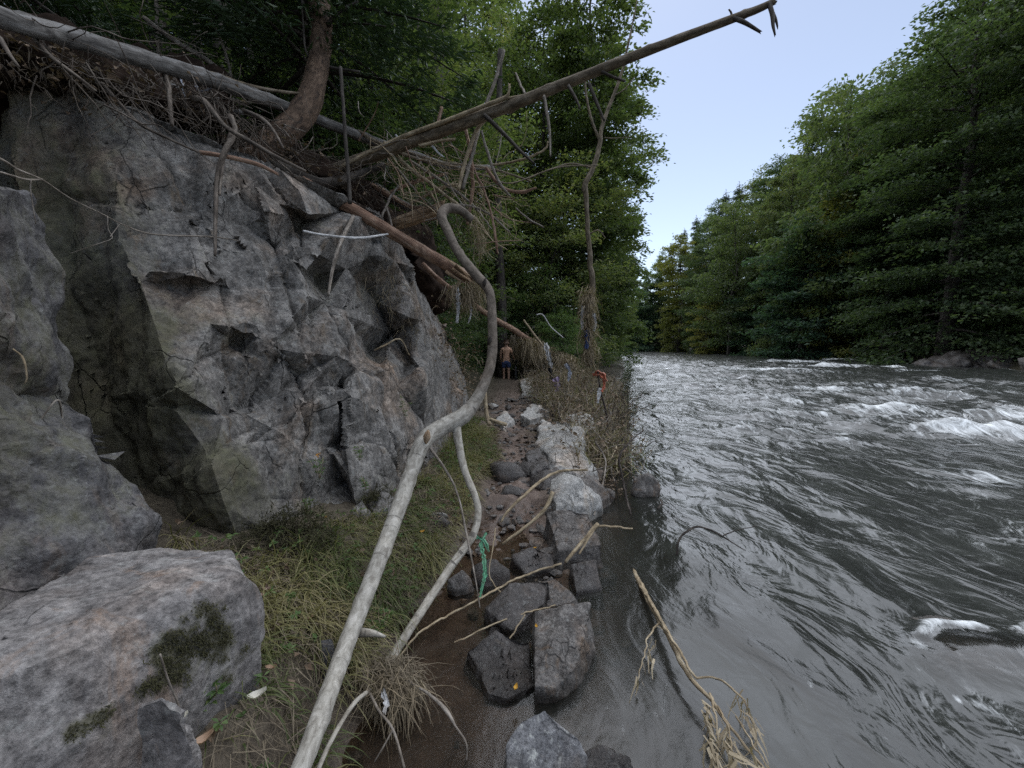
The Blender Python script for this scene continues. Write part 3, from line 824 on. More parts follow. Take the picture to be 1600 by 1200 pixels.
def build_cliff():
    C = np.array(CL)
    for k in range(len(CL)):               # deepen the relief between neighbouring planes
        w = np.exp(-((C[:, 0] - C[k, 0]) ** 2 + (C[:, 1] - C[k, 1]) ** 2) / (2 * 75 ** 2))
        A_ = np.column_stack([np.ones(len(C)), C[:, 0] - C[k, 0], C[:, 1] - C[k, 1]])
        fit = np.linalg.lstsq(A_ * w[:, None], C[:, 2] * w, rcond=None)[0]
        if 20 < C[k, 0] < 735 and C[k, 1] < 860: CL[k] = (CL[k][0], CL[k][1], CL[k][2] + float(np.clip(.8 * (C[k, 2] - fit[0]), -.08, .08)), CL[k][3])
    co = [Vector((p[0], -p[1])) for p in CL]
    r = delaunay_2d_cdt(co, [], [], 0, 1e-4)
    src = r[3]
    tri = r[2]
    bm = bmesh.new()
    lay = bm.verts.layers.float.new('moss')
    vs = []
    for i in range(len(r[0])):
        c = CL[src[i][0]]
        v = bm.verts.new(tuple(W(c[0], c[1], c[2])))
        v[lay] = c[3]
        vs.append(v)
    for t in tri:
        c = sum((np.array(r[0][i]) for i in t), np.zeros(2)) / 3
        if c[0] > 700 and -c[1] < 500: continue
        try: bm.faces.new([vs[i] for i in t])
        except ValueError: pass
    # thickness: the edges of the face run back into the hill
    edge = [e for e in bm.edges if len(e.link_faces) == 1]
    ex = bmesh.ops.extrude_edge_only(bm, edges=edge)
    for v in ex['geom']:
        if isinstance(v, bmesh.types.BMVert):
            d = Vector((v.co.x - .9, v.co.y, 0)).normalized()
            v.co += d * 1.5 + Vector((0, 0, .12 if v.co.z > 1.5 else -.2))
    bmesh.ops.recalc_face_normals(bm, faces=bm.faces)
    # normals must look at the river side
    f0 = max(bm.faces, key=lambda f: f.calc_area())
    camv = Vector((0, 0, CAM_Z))
    s = sum((1 if f.normal.dot(camv - f.calc_center_median()) > 0 else -1) * f.calc_area() for f in bm.faces)
    if s < 0: bmesh.ops.reverse_faces(bm, faces=bm.faces)
    refine(bm, lambda m: max(.009 * m.y, .018) * (1.0 if m.x > -4.2 else 4))
    moss = np.array([v[lay] for v in bm.verts])
    V, F, N = bm_arrays(bm)
    bm.free()
    # joints dip steeply down to the right as one looks along the bank
    ang = math.radians(32)
    R = np.array([[1, 0, 0], [0, math.cos(ang), math.sin(ang)], [0, -math.sin(ang), math.cos(ang)]])
    Q = V @ R.T
    k = (.060 * crease(Q @ RA.T * [1.5, 1.7, .8], 5) + .036 * crease(Q @ RB_.T * [3.4, 3.8, 2.0] + 3, 15) + .022 * crease(Q @ RC.T * [8, 8, 5] + 7, 25)
         + .009 * crease(Q @ RA.T * [19, 19, 12] + 7, 35) + .010 * fbm(V * 5, 5, 9) + .005 * fbm(V * 24, 3, 19))
    moss = moss + .42 * sstep(.0, .6, fbm(V * [1.1, 1.1, .7] + 4, 3, 77)) * sstep(3.6, 2.6, V[:, 1]) + .22 * sstep(.1, .6, fbm(V * [1.5, 1.5, .8] + 9, 3, 78))
    # long joints: grooves with one side standing a little proud of the other
    cam0 = V - np.array([0, 0, CAM_Z])
    fw = cam0[:, 1] * CP - cam0[:, 2] * SP
    sx = 800 + 600 * cam0[:, 0] / np.maximum(fw, .1); sy = 600 - 600 * (cam0[:, 1] * SP + cam0[:, 2] * CP) / np.maximum(fw, .1)
    wx = 5 * vnoise(np.column_stack([sx / 28, sy / 28, 0 * sx]), 3)
    for ln, dep, st in JOINTS:
        best = np.full(len(V), 1e9); sg = np.ones(len(V))
        for (x0, y0), (x1, y1) in zip(ln[:-1], ln[1:]):
            ex, ey = x1 - x0, y1 - y0
            tt = np.clip(((sx - x0) * ex + (sy - y0) * ey) / (ex * ex + ey * ey), 0, 1)
            dd = np.hypot(sx - x0 - tt * ex, sy - y0 - tt * ey)
            cr = ex * (sy - y0) - ey * (sx - x0)
            sg = np.where(dd < best, np.sign(cr), sg); best = np.minimum(best, dd)
        b_ = np.abs(best + wx * .5)
        sc_ = V[:, 1] / 3.0
        k -= dep * sc_ * np.exp(-(b_ / 4.0) ** 2)
        k += st * sc_ * sg * np.exp(-(best / 45.0) ** 2)
    V = V + N * k[:, None]
    o = mk('rock_face', V, F, M['cliff'], attrs=dict(moss=moss), org=(-2, 3, 0))
    sharpen(o)
    tag(o, kind='structure')
    return o
build_cliff()

def rock_world(name, pts, mat, label, cat, cell, seed, amp=.03, fsc=5., moss=None, group=None, parent=None):
    V, F = hull_rock(pts, cell, seed, amp, fsc)
    m = np.zeros(len(V)) if moss is None else moss(V)
    o = mk(name, V, F, mat, parent=parent, attrs=dict(moss=m))
    sharpen(o, .5)
    if parent is None: tag(o, label, cat, group)
    return o

# leaning grey rock at the left edge: an upper slab and the block it stands on
def block(front, label, seed, back):
    pts = [W(*p) for p in front]
    pts += [p + np.array(back) for p in pts]
    rock_world('leaning_rock_block', pts, M['block'], label, 'rock', .026, seed, .055, 4.2, moss=lambda V: .25 + .3 * fbm(V * 1.4, 3, 5))
block([(-260, 160, 1.25), (-10, 272, 1.55), (44, 312, 1.95), (76, 420, 1.98), (88, 520, 2.0), (92, 625, 1.98), (-40, 680, 1.6), (-260, 700, 1.15), (-60, 480, 1.35)], 'tall rough grey slab at the left edge, leaning beside the dark mossy recess', 3, (-1.3, .35, .1))
block([(-260, 560, 1.12), (60, 596, 1.80), (100, 604, 1.90), (150, 655, 1.88), (190, 722, 1.84), (240, 850, 1.80), (240, 905, 1.76), (110, 960, 1.58), (0, 1000, 1.36), (-260, 1050, 1.0), (80, 700, 1.66)], 'broken grey rock block under the tall slab, touching the big flat boulder', 4, (-1.2, .35, -.1))
# big flat-topped boulder
top = [(-220, 1060, .78), (0, 962, 1.02), (140, 872, 1.40), (252, 850, 1.56), (358, 864, 1.56), (396, 925, 1.42), (372, 905, 1.36)]
pts = [W(*p) for p in top]
low = [W(396, 960, 1.40), W(372, 1030, 1.40), W(328, 1088, 1.32), W(270, 1108, 1.20), W(190, 1140, 1.06), W(130, 1160, .98), W(-220, 1500, .60)]
pts += low + [p * [1, 1, 0] + [0, 0, .12] for p in low] + [p * [1, 1, 0] + [-.1, .05, .2] for p in pts[:5]]
pts += [W(150, 985, 1.06), W(0, 1060, .86)]
def boulder_moss(V):
    sx, sy = screen(V)
    d = line_dist(sx, sy, [(118, 1145), (175, 1105), (240, 1068), (290, 1025), (318, 1003)])
    return np.clip(1.0 - d / np.interp(sx, [120, 200, 300], [30, 40, 58]) + .75 * fbm(V * 8, 4, 8) + .45 * fbm(V * 30, 2, 9), 0, 1.2) * sstep(-9999, -9998, sx)
BOULDER = rock_world('flat_boulder', pts, M['boulder'], 'big purplish flat-topped boulder with a dark mossy patch on its front', 'boulder', .016, 8, .03, 4.0, moss=boulder_moss)

# soil and roots overhanging the recess
pts = [W(*p) for p in [(-200, 40, 2.4), (0, 60, 2.6), (120, 100, 2.9), (220, 140, 3.2), (330, 180, 3.55), (380, 205, 3.7), (250, 200, 3.5), (120, 165, 3.3), (20, 150, 3.1), (-200, 150, 2.8), (100, 40, 3.6), (350, 120, 4.2), (-200, 0, 3.2)]]
V, F = hull_rock(pts, .04, 5, .12, 4.0)
ov = mk('soil_overhang', V, F, M['soil'])
tag(ov, kind='structure')
# ledge of soil behind the driftwood on top of the rock face
pts = [W(*p) for p in [(380, 250, 3.9), (480, 262, 4.1), (560, 300, 4.6), (640, 372, 5.6), (700, 470, 6.9), (330, 200, 4.0), (420, 215, 4.6), (560, 280, 5.4), (640, 340, 6.4), (690, 420, 7.6), (430, 240, 6.5), (660, 400, 8.5)]]
pts += [p + np.array([-.5, .4, -.6]) for p in pts]
V, F = hull_rock(pts, .07, 6, .12, 3.0)
tag(mk('soil_ledge', V, F, M['soil']), kind='structure')
# ------------------------------------------------------------------ trees
def prof_ovoid(t): return np.sqrt(np.clip(1 - (2 * t - .75) ** 2 / 1.6, .05, 1))
def prof_column(t): return np.clip(.55 + .6 * t, 0, 1) * np.clip((1.02 - t) * 3.2, .12, 1)
def prof_cone(t): return np.clip(1.03 - t, .04, 1) ** .85
def prof_full(t): return np.clip(.75 + .5 * t, 0, 1) * np.clip((1.02 - t) * 2.6, .15, 1)

def tree_meshes(name, h, r, base, n_br, n_leaf, leaf, leafm, barkm, prof, seed, rise=(.1, .7), droop=.25, flat=.10, clus=.16, trunk_r=.16, hang=0.0, per=26, slim=.55, updir=.75, branch_sides=4, bend=.25):
    """trunk mesh, limb mesh and crown mesh of one tree standing at the origin"""
    g = np.random.default_rng(seed)
    mt = MB()
    tp = np.column_stack([g.normal(0, bend, 6) * [0, .3, .6, .8, 1, 1.1], g.normal(0, bend, 6) * [0, .3, .6, .8, 1, 1.1], np.linspace(-.4, h * .97, 6)])
    P, R = tube(mt, tp, trunk_r * np.array([1.25, .92, .74, .5, .28, .06]), 8, step=h / 26, rough=.12, seed=seed)
    ml, mc = MB(), MB()
    t = (np.arange(n_br) + g.uniform(0, 1, n_br)) / n_br
    az = np.arange(n_br) * 2.39996 + g.uniform(-.5, .5, n_br)
    z0 = base + (h - base) * t * .97
    ln = r * prof(t) * g.uniform(.72, 1.12, n_br)
    sl = rise[0] + (rise[1] - rise[0]) * t + g.normal(0, .10, n_br)
    BP, BD, BL = [], [], []
    for i in range(n_br):
        c = np.array([np.interp(z0[i], P[:, 2], P[:, k]) for k in (0, 1)])
        u = np.linspace(0, 1, 6)
        dv = np.array([math.cos(az[i]), math.sin(az[i])])
        sw = g.normal(0, .12) * ln[i]
        pts = np.column_stack([c[0] + dv[0] * ln[i] * u - dv[1] * sw * u ** 2, c[1] + dv[1] * ln[i] * u + dv[0] * sw * u ** 2, z0[i] + ln[i] * (sl[i] * u - droop * u ** 2)])
        r0 = max(.012, trunk_r * .30 * (1 - .7 * t[i]))
        tube(ml, pts, np.linspace(r0, r0 * .2, 6), branch_sides, step=ln[i] / 5, rough=0, seed=seed + i)
        BP.append(pts); BD.append(np.array([dv[0], dv[1], sl[i] - droop])); BL.append(ln[i])
    BP, BD, BL = np.array(BP), np.array(BD), np.array(BL)
    nc = max(n_br, n_leaf // per)
    bi = g.choice(n_br, nc, p=BL ** 1.3 / (BL ** 1.3).sum())
    u = g.uniform(.18, 1.04, nc) ** .75
    k = np.clip(u * 5, 0, 4.999); k0 = k.astype(int); fr = (k - k0)[:, None]
    pc = BP[bi, k0] * (1 - fr) + BP[bi, k0 + 1] * fr
    side = np.column_stack([-BD[bi, 1], BD[bi, 0], np.zeros(nc)])
    sp = BL[bi] * .30 * (1.15 - u * .75)
    off = g.normal(0, 1, nc)
    pc = pc + side * (off * sp)[:, None] + np.column_stack([0 * off, 0 * off, g.normal(0, flat, nc) * BL[bi] * .5 - np.abs(off) * sp * .12])
    ctint = g.uniform(0, 1, nc)
    cd = BD[bi] * [1, 1, .4] + side * (off * .6)[:, None]
    n = nc * per
    ci = np.repeat(np.arange(nc), per)
    jit = g.normal(0, clus, (n, 3)) * [1, 1, .42]
    C = pc[ci] + jit - np.column_stack([np.zeros((n, 2)), hang * np.abs(g.normal(0, 1, n))])
    A = cd[ci] * .9 + g.normal(0, .55, (n, 3)) + np.array([0, 0, -.25 - hang])
    Nn = np.array([0, 0, updir]) + g.normal(0, .48, (n, 3))
    S = leaf * g.uniform(.65, 1.25, n)
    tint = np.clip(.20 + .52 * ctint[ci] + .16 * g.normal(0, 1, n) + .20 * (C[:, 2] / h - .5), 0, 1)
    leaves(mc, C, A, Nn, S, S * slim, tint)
    return dict(trunk=mt.data(name + '_trunk', M[barkm]), limbs=ml.data(name + '_limbs', M[barkm]), crown=mc.data(name + '_crown', M[leafm], smooth=False), h=h)

PROTO = {}
def proto(key, **kw):
    PROTO[key] = tree_meshes(key, **kw)
# trees of the far bank (about 25 to 90 m away)
proto('beech', h=22, r=4.6, base=1.2, n_br=84, n_leaf=46000, leaf=.225, leafm='leaf_far', barkm='bark_dark', prof=prof_full, seed=1, rise=(-.02, .9), droop=.30, flat=.05, clus=.34, trunk_r=.30)
proto('beech_dark', h=24, r=4.4, base=1.0, n_br=92, n_leaf=46000, leaf=.225, leafm='leaf_dark', barkm='bark_dark', prof=prof_column, seed=2, rise=(-.05, .8), droop=.34, flat=.04, clus=.34, trunk_r=.34)
proto('ash', h=17, r=4.2, base=2.2, n_br=46, n_leaf=17000, leaf=.30, leafm='leaf_far', barkm='bark_dark', prof=prof_ovoid, seed=3, rise=(.2, 1.3), droop=.25, flat=.12, clus=.42, trunk_r=.22)
proto('maple_gold', h=17, r=3.4, base=1.0, n_br=60, n_leaf=17000, leaf=.28, leafm='leaf_gold', barkm='bark_dark', prof=prof_full, seed=4, rise=(.0, 1.0), droop=.28, flat=.07, clus=.32, trunk_r=.22)
proto('alder', h=13, r=3.4, base=.5, n_br=50, n_leaf=17000, leaf=.28, leafm='leaf_blue', barkm='bark_dark', prof=prof_full, seed=5, rise=(.0, .9), droop=.25, flat=.08, clus=.34, trunk_r=.18)
proto('spruce', h=25, r=3.3, base=1.5, n_br=150, n_leaf=26000, leaf=.42, leafm='needle', barkm='bark_dark', prof=prof_cone, seed=6, rise=(-.22, .35), droop=.22, flat=.05, clus=.22, trunk_r=.28, hang=.10, slim=.24, updir=.5)
proto('shrub_far', h=4.2, r=2.4, base=.1, n_br=36, n_leaf=6500, leaf=.24, leafm='leaf_dark', barkm='bark_dark', prof=prof_ovoid, seed=7, rise=(.1, 1.2), droop=.25, flat=.10, clus=.30, trunk_r=.07)
# trees of the near bank (about 8 to 40 m away), finer leaves
proto('hazel', h=7.5, r=2.8, base=.4, n_br=56, n_leaf=20000, leaf=.125, leafm='leaf', barkm='bark_dark', prof=prof_ovoid, seed=8, rise=(.1, 1.4), droop=.35, flat=.10, clus=.19, trunk_r=.08)
proto('hazel_bright', h=4.0, r=1.5, base=.25, n_br=34, n_leaf=9000, leaf=.085, leafm='leaf_bright', barkm='bark_dark', prof=prof_ovoid, seed=9, rise=(.1, 1.3), droop=.3, flat=.10, clus=.14, trunk_r=.05)
proto('near_beech', h=18, r=4.4, base=1.4, n_br=86, n_leaf=40000, leaf=.19, leafm='leaf', barkm='bark_dark', prof=prof_full, seed=10, rise=(.0, .9), droop=.32, flat=.06, clus=.24, trunk_r=.2)
proto('near_spruce', h=17, r=2.7, base=1.2, n_br=130, n_leaf=34000, leaf=.19, leafm='needle', barkm='bark_dark', prof=prof_cone, seed=12, rise=(-.28, .2), droop=.28, flat=.05, clus=.13, trunk_r=.2, hang=.07, slim=.22, updir=.5)
proto('alder_near', h=19, r=2.7, base=1.6, n_br=84, n_leaf=32000, leaf=.18, leafm='leaf', barkm='bark_dark', prof=prof_full, seed=13, rise=(.1, 1.0), droop=.25, flat=.09, clus=.20, trunk_r=.15)
proto('bramble', h=2.0, r=1.3, base=.05, n_br=36, n_leaf=8000, leaf=.075, leafm='leaf_dark', barkm='twig_dark', prof=prof_ovoid, seed=14, rise=(.2, 1.3), droop=.5, flat=.12, clus=.13, trunk_r=.02)

def plant(key, x, y, hgt, label, name='tree', cat='tree', group=None, rot=None, wide=1.0, z=None, lean=(0, 0)):
    p = PROTO[key]
    s = hgt / p['h']
    z = gz(x, y) - .1 if z is None else z
    o = empty(name, (x, y, z), label, cat, group)
    for part in ('trunk', 'limbs', 'crown'):
        c = bpy.data.objects.new(part, p[part]); COL.objects.link(c); c.parent = o
        if part != 'trunk': c['kind'] = 'stuff'
    o.scale = (s * wide, s * wide, s)
    o.rotation_euler = (lean[0], lean[1], random.uniform(0, 6.28) if rot is None else rot)
    return o

GR = 'trees on the far bank'
def along_rb(s):
    L = np.concatenate([[0], np.cumsum(np.hypot(*np.diff(RB, axis=0).T))])
    p = np.array([np.interp(s, L, RB[:, k]) for k in (0, 1)])
    q = np.array([np.interp(s + .5, L, RB[:, k]) for k in (0, 1)])
    t = (q - p) / np.linalg.norm(q - p)
    return p, np.array([t[1], -t[0]])        # point and the direction away from the river

def far_tree(key, px, d, top, label, wide=1.0, name='broadleaf_tree', group=GR):
    """tree of the far bank whose top shows at picture height `top`"""
    w = W(px, 500, d)
    z = gz(w[0], d) - .1
    r = ray(px, top); zt = CAM_Z + r[2] * d / r[1]
    return plant(key, w[0], d, max(2.5, zt - z), label, name, 'tree', group, wide=wide, z=z)

# front row, from the right edge of the view to the far bend
FAR = [
    ('beech_dark', 1640, 27.5, -140, 'dark tall tree standing on the far bank above the layered rock ledges', 1.0),
    ('beech', 1480, 32, -80, 'tallest layered green tree on the far bank, its lower sprays hanging over the water', 1.15),
    ('beech_dark', 1385, 37.5, 120, 'dark green tree just behind and left of the tallest layered tree', .95),
    ('maple_gold', 1340, 42, 195, 'yellow-tinged tree beside the tallest layered tree on the far bank', .9),
    ('ash', 1300, 44, 150, 'open-crowned dusty green tree between the yellow-tinged and the blue-green trees', .9),
    ('alder', 1255, 46, 330, 'low blue-green tree leaning over the pale boulder on the far bank', 1.2),
    ('beech', 1225, 52, 235, 'mid-green rounded tree in the middle of the far bank', .9),
    ('ash', 1140, 60, 325, 'pale fresh green tree with an airy crown on the far bank', 1.0),
    ('alder', 1185, 56, 430, 'short blue-green bushy tree at the water below the pale green tree', 1.2),
    ('beech', 1100, 70, 330, 'mid-green tree behind the golden tree at the river bend', .8),
    ('maple_gold', 1062, 80, 360, 'golden-brown autumn tree at the river bend', 1.0),
    ('maple_gold', 1105, 66, 455, 'low yellowish tree at the water in front of the golden tree', 1.2),
    ('beech_dark', 1030, 88, 388, 'dusky green tree left of the golden tree at the river bend', .8),
    ('alder', 1012, 90, 425, 'blue-green tree at the far end of the river', 1.1),
    ('alder', 995, 92, 470, 'low bluish tree closing the end of the river', 1.3),
]
for k, px, d, top, lab, wd in FAR: far_tree(k, px, d, top, lab, wd)
BACK = 'dark wooded slope tree behind the front row across the river'
SHORT = ['dark tree above the rock ledges', 'tallest layered tree', 'dark tree left of the tallest tree', 'yellow-tinged tree', 'open-crowned dusty tree', 'low blue-green tree', 'mid-green rounded tree', 'pale fresh green tree', 'short blue-green tree', 'mid-green tree near the bend', 'golden tree at the bend', 'low yellowish tree', 'dusky green tree at the bend', 'blue-green tree at the river end', 'low bluish tree at the river end']
def near_front(px): return SHORT[min(range(len(FAR)), key=lambda i: abs(FAR[i][1] - px))]
for px, d, top, k in [(1660, 34, -150, 'beech'), (1570, 38, -170, 'beech_dark'), (1510, 41, -120, 'spruce'), (1440, 43, 20, 'beech_dark'), (1405, 47, 62, 'spruce'), (1365, 50, 125, 'beech'),
                      (1325, 52, 150, 'beech_dark'), (1285, 57, 158, 'ash'), (1262, 61, 185, 'beech'), (1240, 64, 205, 'spruce'), (1205, 66, 232, 'beech_dark'), (1175, 70, 255, 'beech'), (1148, 73, 272, 'spruce'),
                      (1128, 78, 285, 'spruce'), (1110, 82, 305, 'beech_dark'), (1085, 86, 328, 'spruce'), (1066, 92, 350, 'spruce'), (1048, 97, 372, 'spruce'), (1028, 101, 398, 'spruce'), (1010, 104, 415, 'spruce'), (985, 100, 420, 'beech_dark'),
                      (960, 100, 400, 'spruce'), (930, 98, 380, 'spruce'), (1455, 49, -20, 'beech'), (1385, 56, 110, 'beech_dark'), (1310, 62, 168, 'beech'), (1220, 76, 240, 'beech'), (1600, 46, -150, 'spruce')]:
    far_tree(k, px, d, top, '%s slope tree showing behind the %s' % ('dark spruce' if k == 'spruce' else 'leafy' if k == 'beech' else 'airy' if k == 'ash' else 'dark leafy', near_front(px)), .95, 'wooded_slope_tree')
LOW = 'dark bush overhanging the waterline of the far bank'
for i in range(34):
    p, nrm = along_rb(38 + i * 2.75 + random.uniform(-.8, .8))
    q = p + nrm * random.uniform(1.6, 4.4)
    fp = 800 + 600 * q[0] / q[1]
    plant('shrub_far', q[0], q[1], random.uniform(2.6, 4.8), 'dark waterline bush below the ' + near_front(fp), 'riverside_bush', 'bush', 'bushes along the far bank', wide=1.1)

# near bank
NB = 'trees on the near bank'
def near_tree(key, px, d, hgt, label, name='broadleaf_tree', wide=1.0, group=NB, z=None, cat='tree'):
    w = W(px, 500, d)
    return plant(key, w[0], d, hgt, label, name, cat, group, wide=wide, z=z)
for a in [
    ('alder_near', 920, 21, 23, 'tall slim leafy tree at the water beyond the bare flood-wrapped sapling'),
    ('near_beech', 905, 29, 22, 'broad leafy tree beyond the slim riverside tree on the near bank'),
    ('alder_near', 945, 37, 20, 'leafy tree leaning over the river farther along the near bank'),
    ('alder_near', 968, 50, 17, 'small distant leafy tree on the near bank close to the bend'),
    ('near_beech', 850, 22, 19, 'leafy tree above the end of the long leaning bare trunk'),
    ('near_beech', 780, 26, 20, 'leafy tree behind the walker with the bicycle'),
    ('near_beech', 645, 19, 17, 'spreading leafy tree directly behind the pile of driftwood sticks'),
    ('near_beech', 735, 31, 27, 'tall leafy tree filling the top of the wood behind the driftwood sticks'),
    ('near_spruce', 640, 14.5, 17, 'dark spruce with drooping needles beside the spreading leafy tree'),
    ('near_spruce', 560, 12.5, 16, 'dark spruce right behind the curved red-barked trunk'),
    ('hazel', 600, 9.8, 7.2, 'leafy hazel behind the grey fallen log'),
    ('hazel', 655, 11.5, 7.6, 'leafy hazel above the crossing of the fallen logs'),
    ('hazel', 735, 21, 8, 'leafy hazel growing over the path behind the hooked branch'),
    ('hazel', 860, 19, 9, 'leafy hazel in front of the bank where the bare sapling stands'),
    ('near_spruce', 470, 15, 17, 'dark spruce seen between the red-barked trunk and the slim dark trunks'),
    ('near_spruce', 385, 13.5, 17, 'dark spruce behind the grey fallen log on the slope'),
    ('near_spruce', 270, 12.5, 16, 'dark spruce above the root overhang on the slope'),
    ('near_spruce', 150, 10.5, 15, 'dark spruce at the upper left corner of the slope'),
    ('hazel', 90, 8.6, 6.5, 'dim leafy shrub above the overhanging roots'),
]: near_tree(*a)
for x, y in ((-6.2, 3.2), (-6.5, .6), (-8, 5.5)):
    plant('near_spruce', x, y, 15, 'dim forest tree deep behind the near bank', 'forest_tree', 'tree', NB)
for px, d, h in [(870, 52, 15), (810, 38, 15), (730, 34, 16), (660, 28, 17), (580, 22, 18), (500, 20, 18), (420, 19, 18), (330, 18, 17), (240, 17, 17), (120, 16, 16), (930, 62, 15)]:
    near_tree('near_spruce' if px < 680 else 'near_beech', px, d, h, 'dim forest tree deep behind the near bank', 'forest_tree')
for px, d, h, lab in [(838, 17.5, 4.6, 'bright leafy hazel bush over the second broken log'), (880, 15.5, 2.6, 'leafy bush behind the flood debris by the bare sapling'), (770, 18.5, 3.2, 'bright hazel bush behind the walker'),
                      (905, 20, 3.0, 'leafy bush at the foot of the slim riverside tree'), (945, 27, 3.0, 'leafy bush hanging over the water farther along'), (960, 40, 3.5, 'distant leafy bush at the near waterline')]:
    near_tree('hazel_bright', px, d, h, lab, 'hazel_bush', 1.15, 'bushes on the near bank', cat='bush')
for px, d in [(690, 13), (715, 15), (700, 11.5), (670, 9.6), (760, 17.5), (840, 19), (860, 18), (640, 8.4), (600, 7.6), (560, 7.0), (520, 6.8), (470, 6.6), (400, 6.8)]:
    near_tree('bramble', px, d, random.uniform(1.3, 2.1), 'dark bramble thicket along the wooded edge of the near bank', 'bramble', 1.1, 'brambles on the near bank', cat='bush')
# ------------------------------------------------------------------ stones along the water
NAMED = []
def stone(top, zbot, mat, label, seed, cell=.012, amp=.019, fsc=6., name='stone', group='stones along the water'):
    P = np.array([G(*p) for p in top])
    c = P.mean(0)
    low = (P - c) * 1.12 + c
    low[:, 2] = zbot
    mid = (P - c) * 1.10 + c
    mid[:, 2] = P[:, 2] * .55 + zbot * .45
    dist = max(1.0, P[:, 1].mean())
    V, F = hull_rock(np.vstack([P, mid, low]), max(cell, .0062 * dist), seed, amp * max(1, dist * .35), fsc / max(1, dist * .28), 2)
    o = mk(name, V, F, mat, attrs=dict(moss=np.zeros(len(V)), wetline=sstep(.10, .03, V[:, 2] + .03 * fbm(V * 9, 3, seed)) if V[:, 2].min() < -.05 else np.zeros(len(V))))
    sharpen(o, .55)
    NAMED.append((P.mean(0), label))
    tag(o, label, 'stone', group)
    return o
S = M
stone([(836, 955, .2), (880, 945, .26), (922, 942, .25), (922, 975, .2), (900, 1045, .12), (872, 1075, .1), (836, 1072, .12)], -.3, S['stone_brown'], 'flat purplish standing stone with a yellow leaf on it, between puddle and river', 31)
stone([(727, 1015, .08), (775, 985, .15), (828, 1000, .09), (838, 1070, .04), (790, 1092, .05), (762, 1085, .05)], -.2, S['stone_wet'], 'dark wet slab tilted into the puddle beside the flat standing stone', 32)
stone([(758, 950, .1), (795, 908, .2), (858, 905, .19), (852, 942, .12), (800, 985, .08)], -.2, S['stone_wet'], 'dark brown wet stone crossed by a long tan reed stem', 33)
stone([(852, 800, .30), (890, 793, .35), (920, 800, .34), (942, 850, .2), (935, 868, .12), (872, 862, .16)], -.2, S['stone_brown'], 'chunky brown stone with a bundle of broken stalks against it', 34)
stone([(860, 748, .35), (880, 738, .43), (900, 745, .42), (938, 775, .22), (915, 788, .2), (868, 796, .22)], -.2, S['stone_pale'], 'pale pointed stone behind the chunky brown stone', 35)
stone([(846, 655, .46), (872, 655, .52), (905, 672, .5), (928, 725, .25), (900, 738, .22), (865, 720, .28), (836, 690, .28)], -.2, S['stone_pale'], 'big pale slanting slab with sharp ridge beside the muddy path', 36, amp=.035, fsc=4)
stone([(884, 662, .42), (900, 640, .52), (922, 650, .47), (926, 668, .38), (900, 680, .34)], -.1, S['stone_pale'], 'pale lumpy stone right behind the big pale slab', 37)
stone([(814, 648, .38), (828, 630, .42), (846, 632, .42), (852, 648, .38), (828, 656, .34)], -.1, S['stone_pale'], 'pale flat-topped stone at the edge of the path', 38)
stone([(892, 880, .12), (930, 875, .15), (940, 918, .04), (900, 925, .04)], -.2, S['stone_wet'], 'dark blocky stone at the water below the chunky brown stone', 39)
stone([(800, 868, .1), (836, 850, .15), (862, 866, .13), (866, 888, .06), (820, 896, .05)], -.2, S['stone_wet'], 'dark low stone with a yellow leaf under the tan reed stem', 40)
stone([(790, 1165, .1), (815, 1125, .14), (852, 1108, .16), (905, 1150, .12), (930, 1200, .04), (880, 1240, .02), (795, 1230, .03)], -.3, S['stone_speck'], 'grey stone speckled with white lichen at the near end of the puddle', 41)
stone([(905, 1180, .05), (935, 1165, .08), (985, 1180, .06), (1000, 1230, .0), (910, 1235, .0)], -.3, S['stone_wet'], 'dark mossy stone next to the speckled grey stone', 42)
stone([(990, 748, .22), (1012, 742, .26), (1028, 752, .18), (1030, 774, .03), (994, 776, .04)], -.4, S['stone_brown'], 'lone brown stone standing in the river off the bank', 43)
stone([(905, 748, .3), (930, 742, .28), (950, 775, .12), (925, 785, .12)], -.1, S['stone_brown'], 'broken brown stone between the pale pointed stone and the river', 44)
stone([(822, 708, .3), (842, 700, .32), (856, 728, .25), (830, 740, .2)], 0, S['stone_wet'], 'dark stone at the path side of the big pale slab', 45)
stone([(856, 735, .22), (870, 728, .24), (880, 738, .2), (862, 748, .18)], 0, S['stone_brown'], 'small brown stone wedged under the big pale slab', 46)
stone([(772, 655, .30), (790, 645, .33), (802, 655, .3), (790, 668, .26)], .05, S['stone_pale'], 'small pale stone beside the broken forked stick on the path', 47)
stone([(812, 596, .50), (832, 592, .54), (838, 606, .45), (815, 612, .4)], .1, S['stone_pale'], 'pale stone in the path behind the bicycle wheel', 48)
stone([(850, 690, .2), (838, 752, .14), (858, 775, .1), (846, 790, .06), (828, 770, .08)], -.1, S['stone_brown'], 'low brown stone at the foot of the pale pointed stone', 49)
stone([(700, 905, .12), (722, 890, .15), (735, 905, .1), (712, 922, .06)], -.1, S['stone_brown'], 'small half-buried stone at the edge of the puddle', 50)
stone([(1405, 985, -.02), (1470, 965, .01), (1560, 955, .02), (1680, 965, .0), (1690, 1050, -.06), (1560, 1090, -.09), (1440, 1070, -.08)], -.5, S['stone_brown'], 'brownish sunken rock just under the water at the near right', 56, cell=.035, amp=.035, fsc=3, name='sunken_rock', group=None)
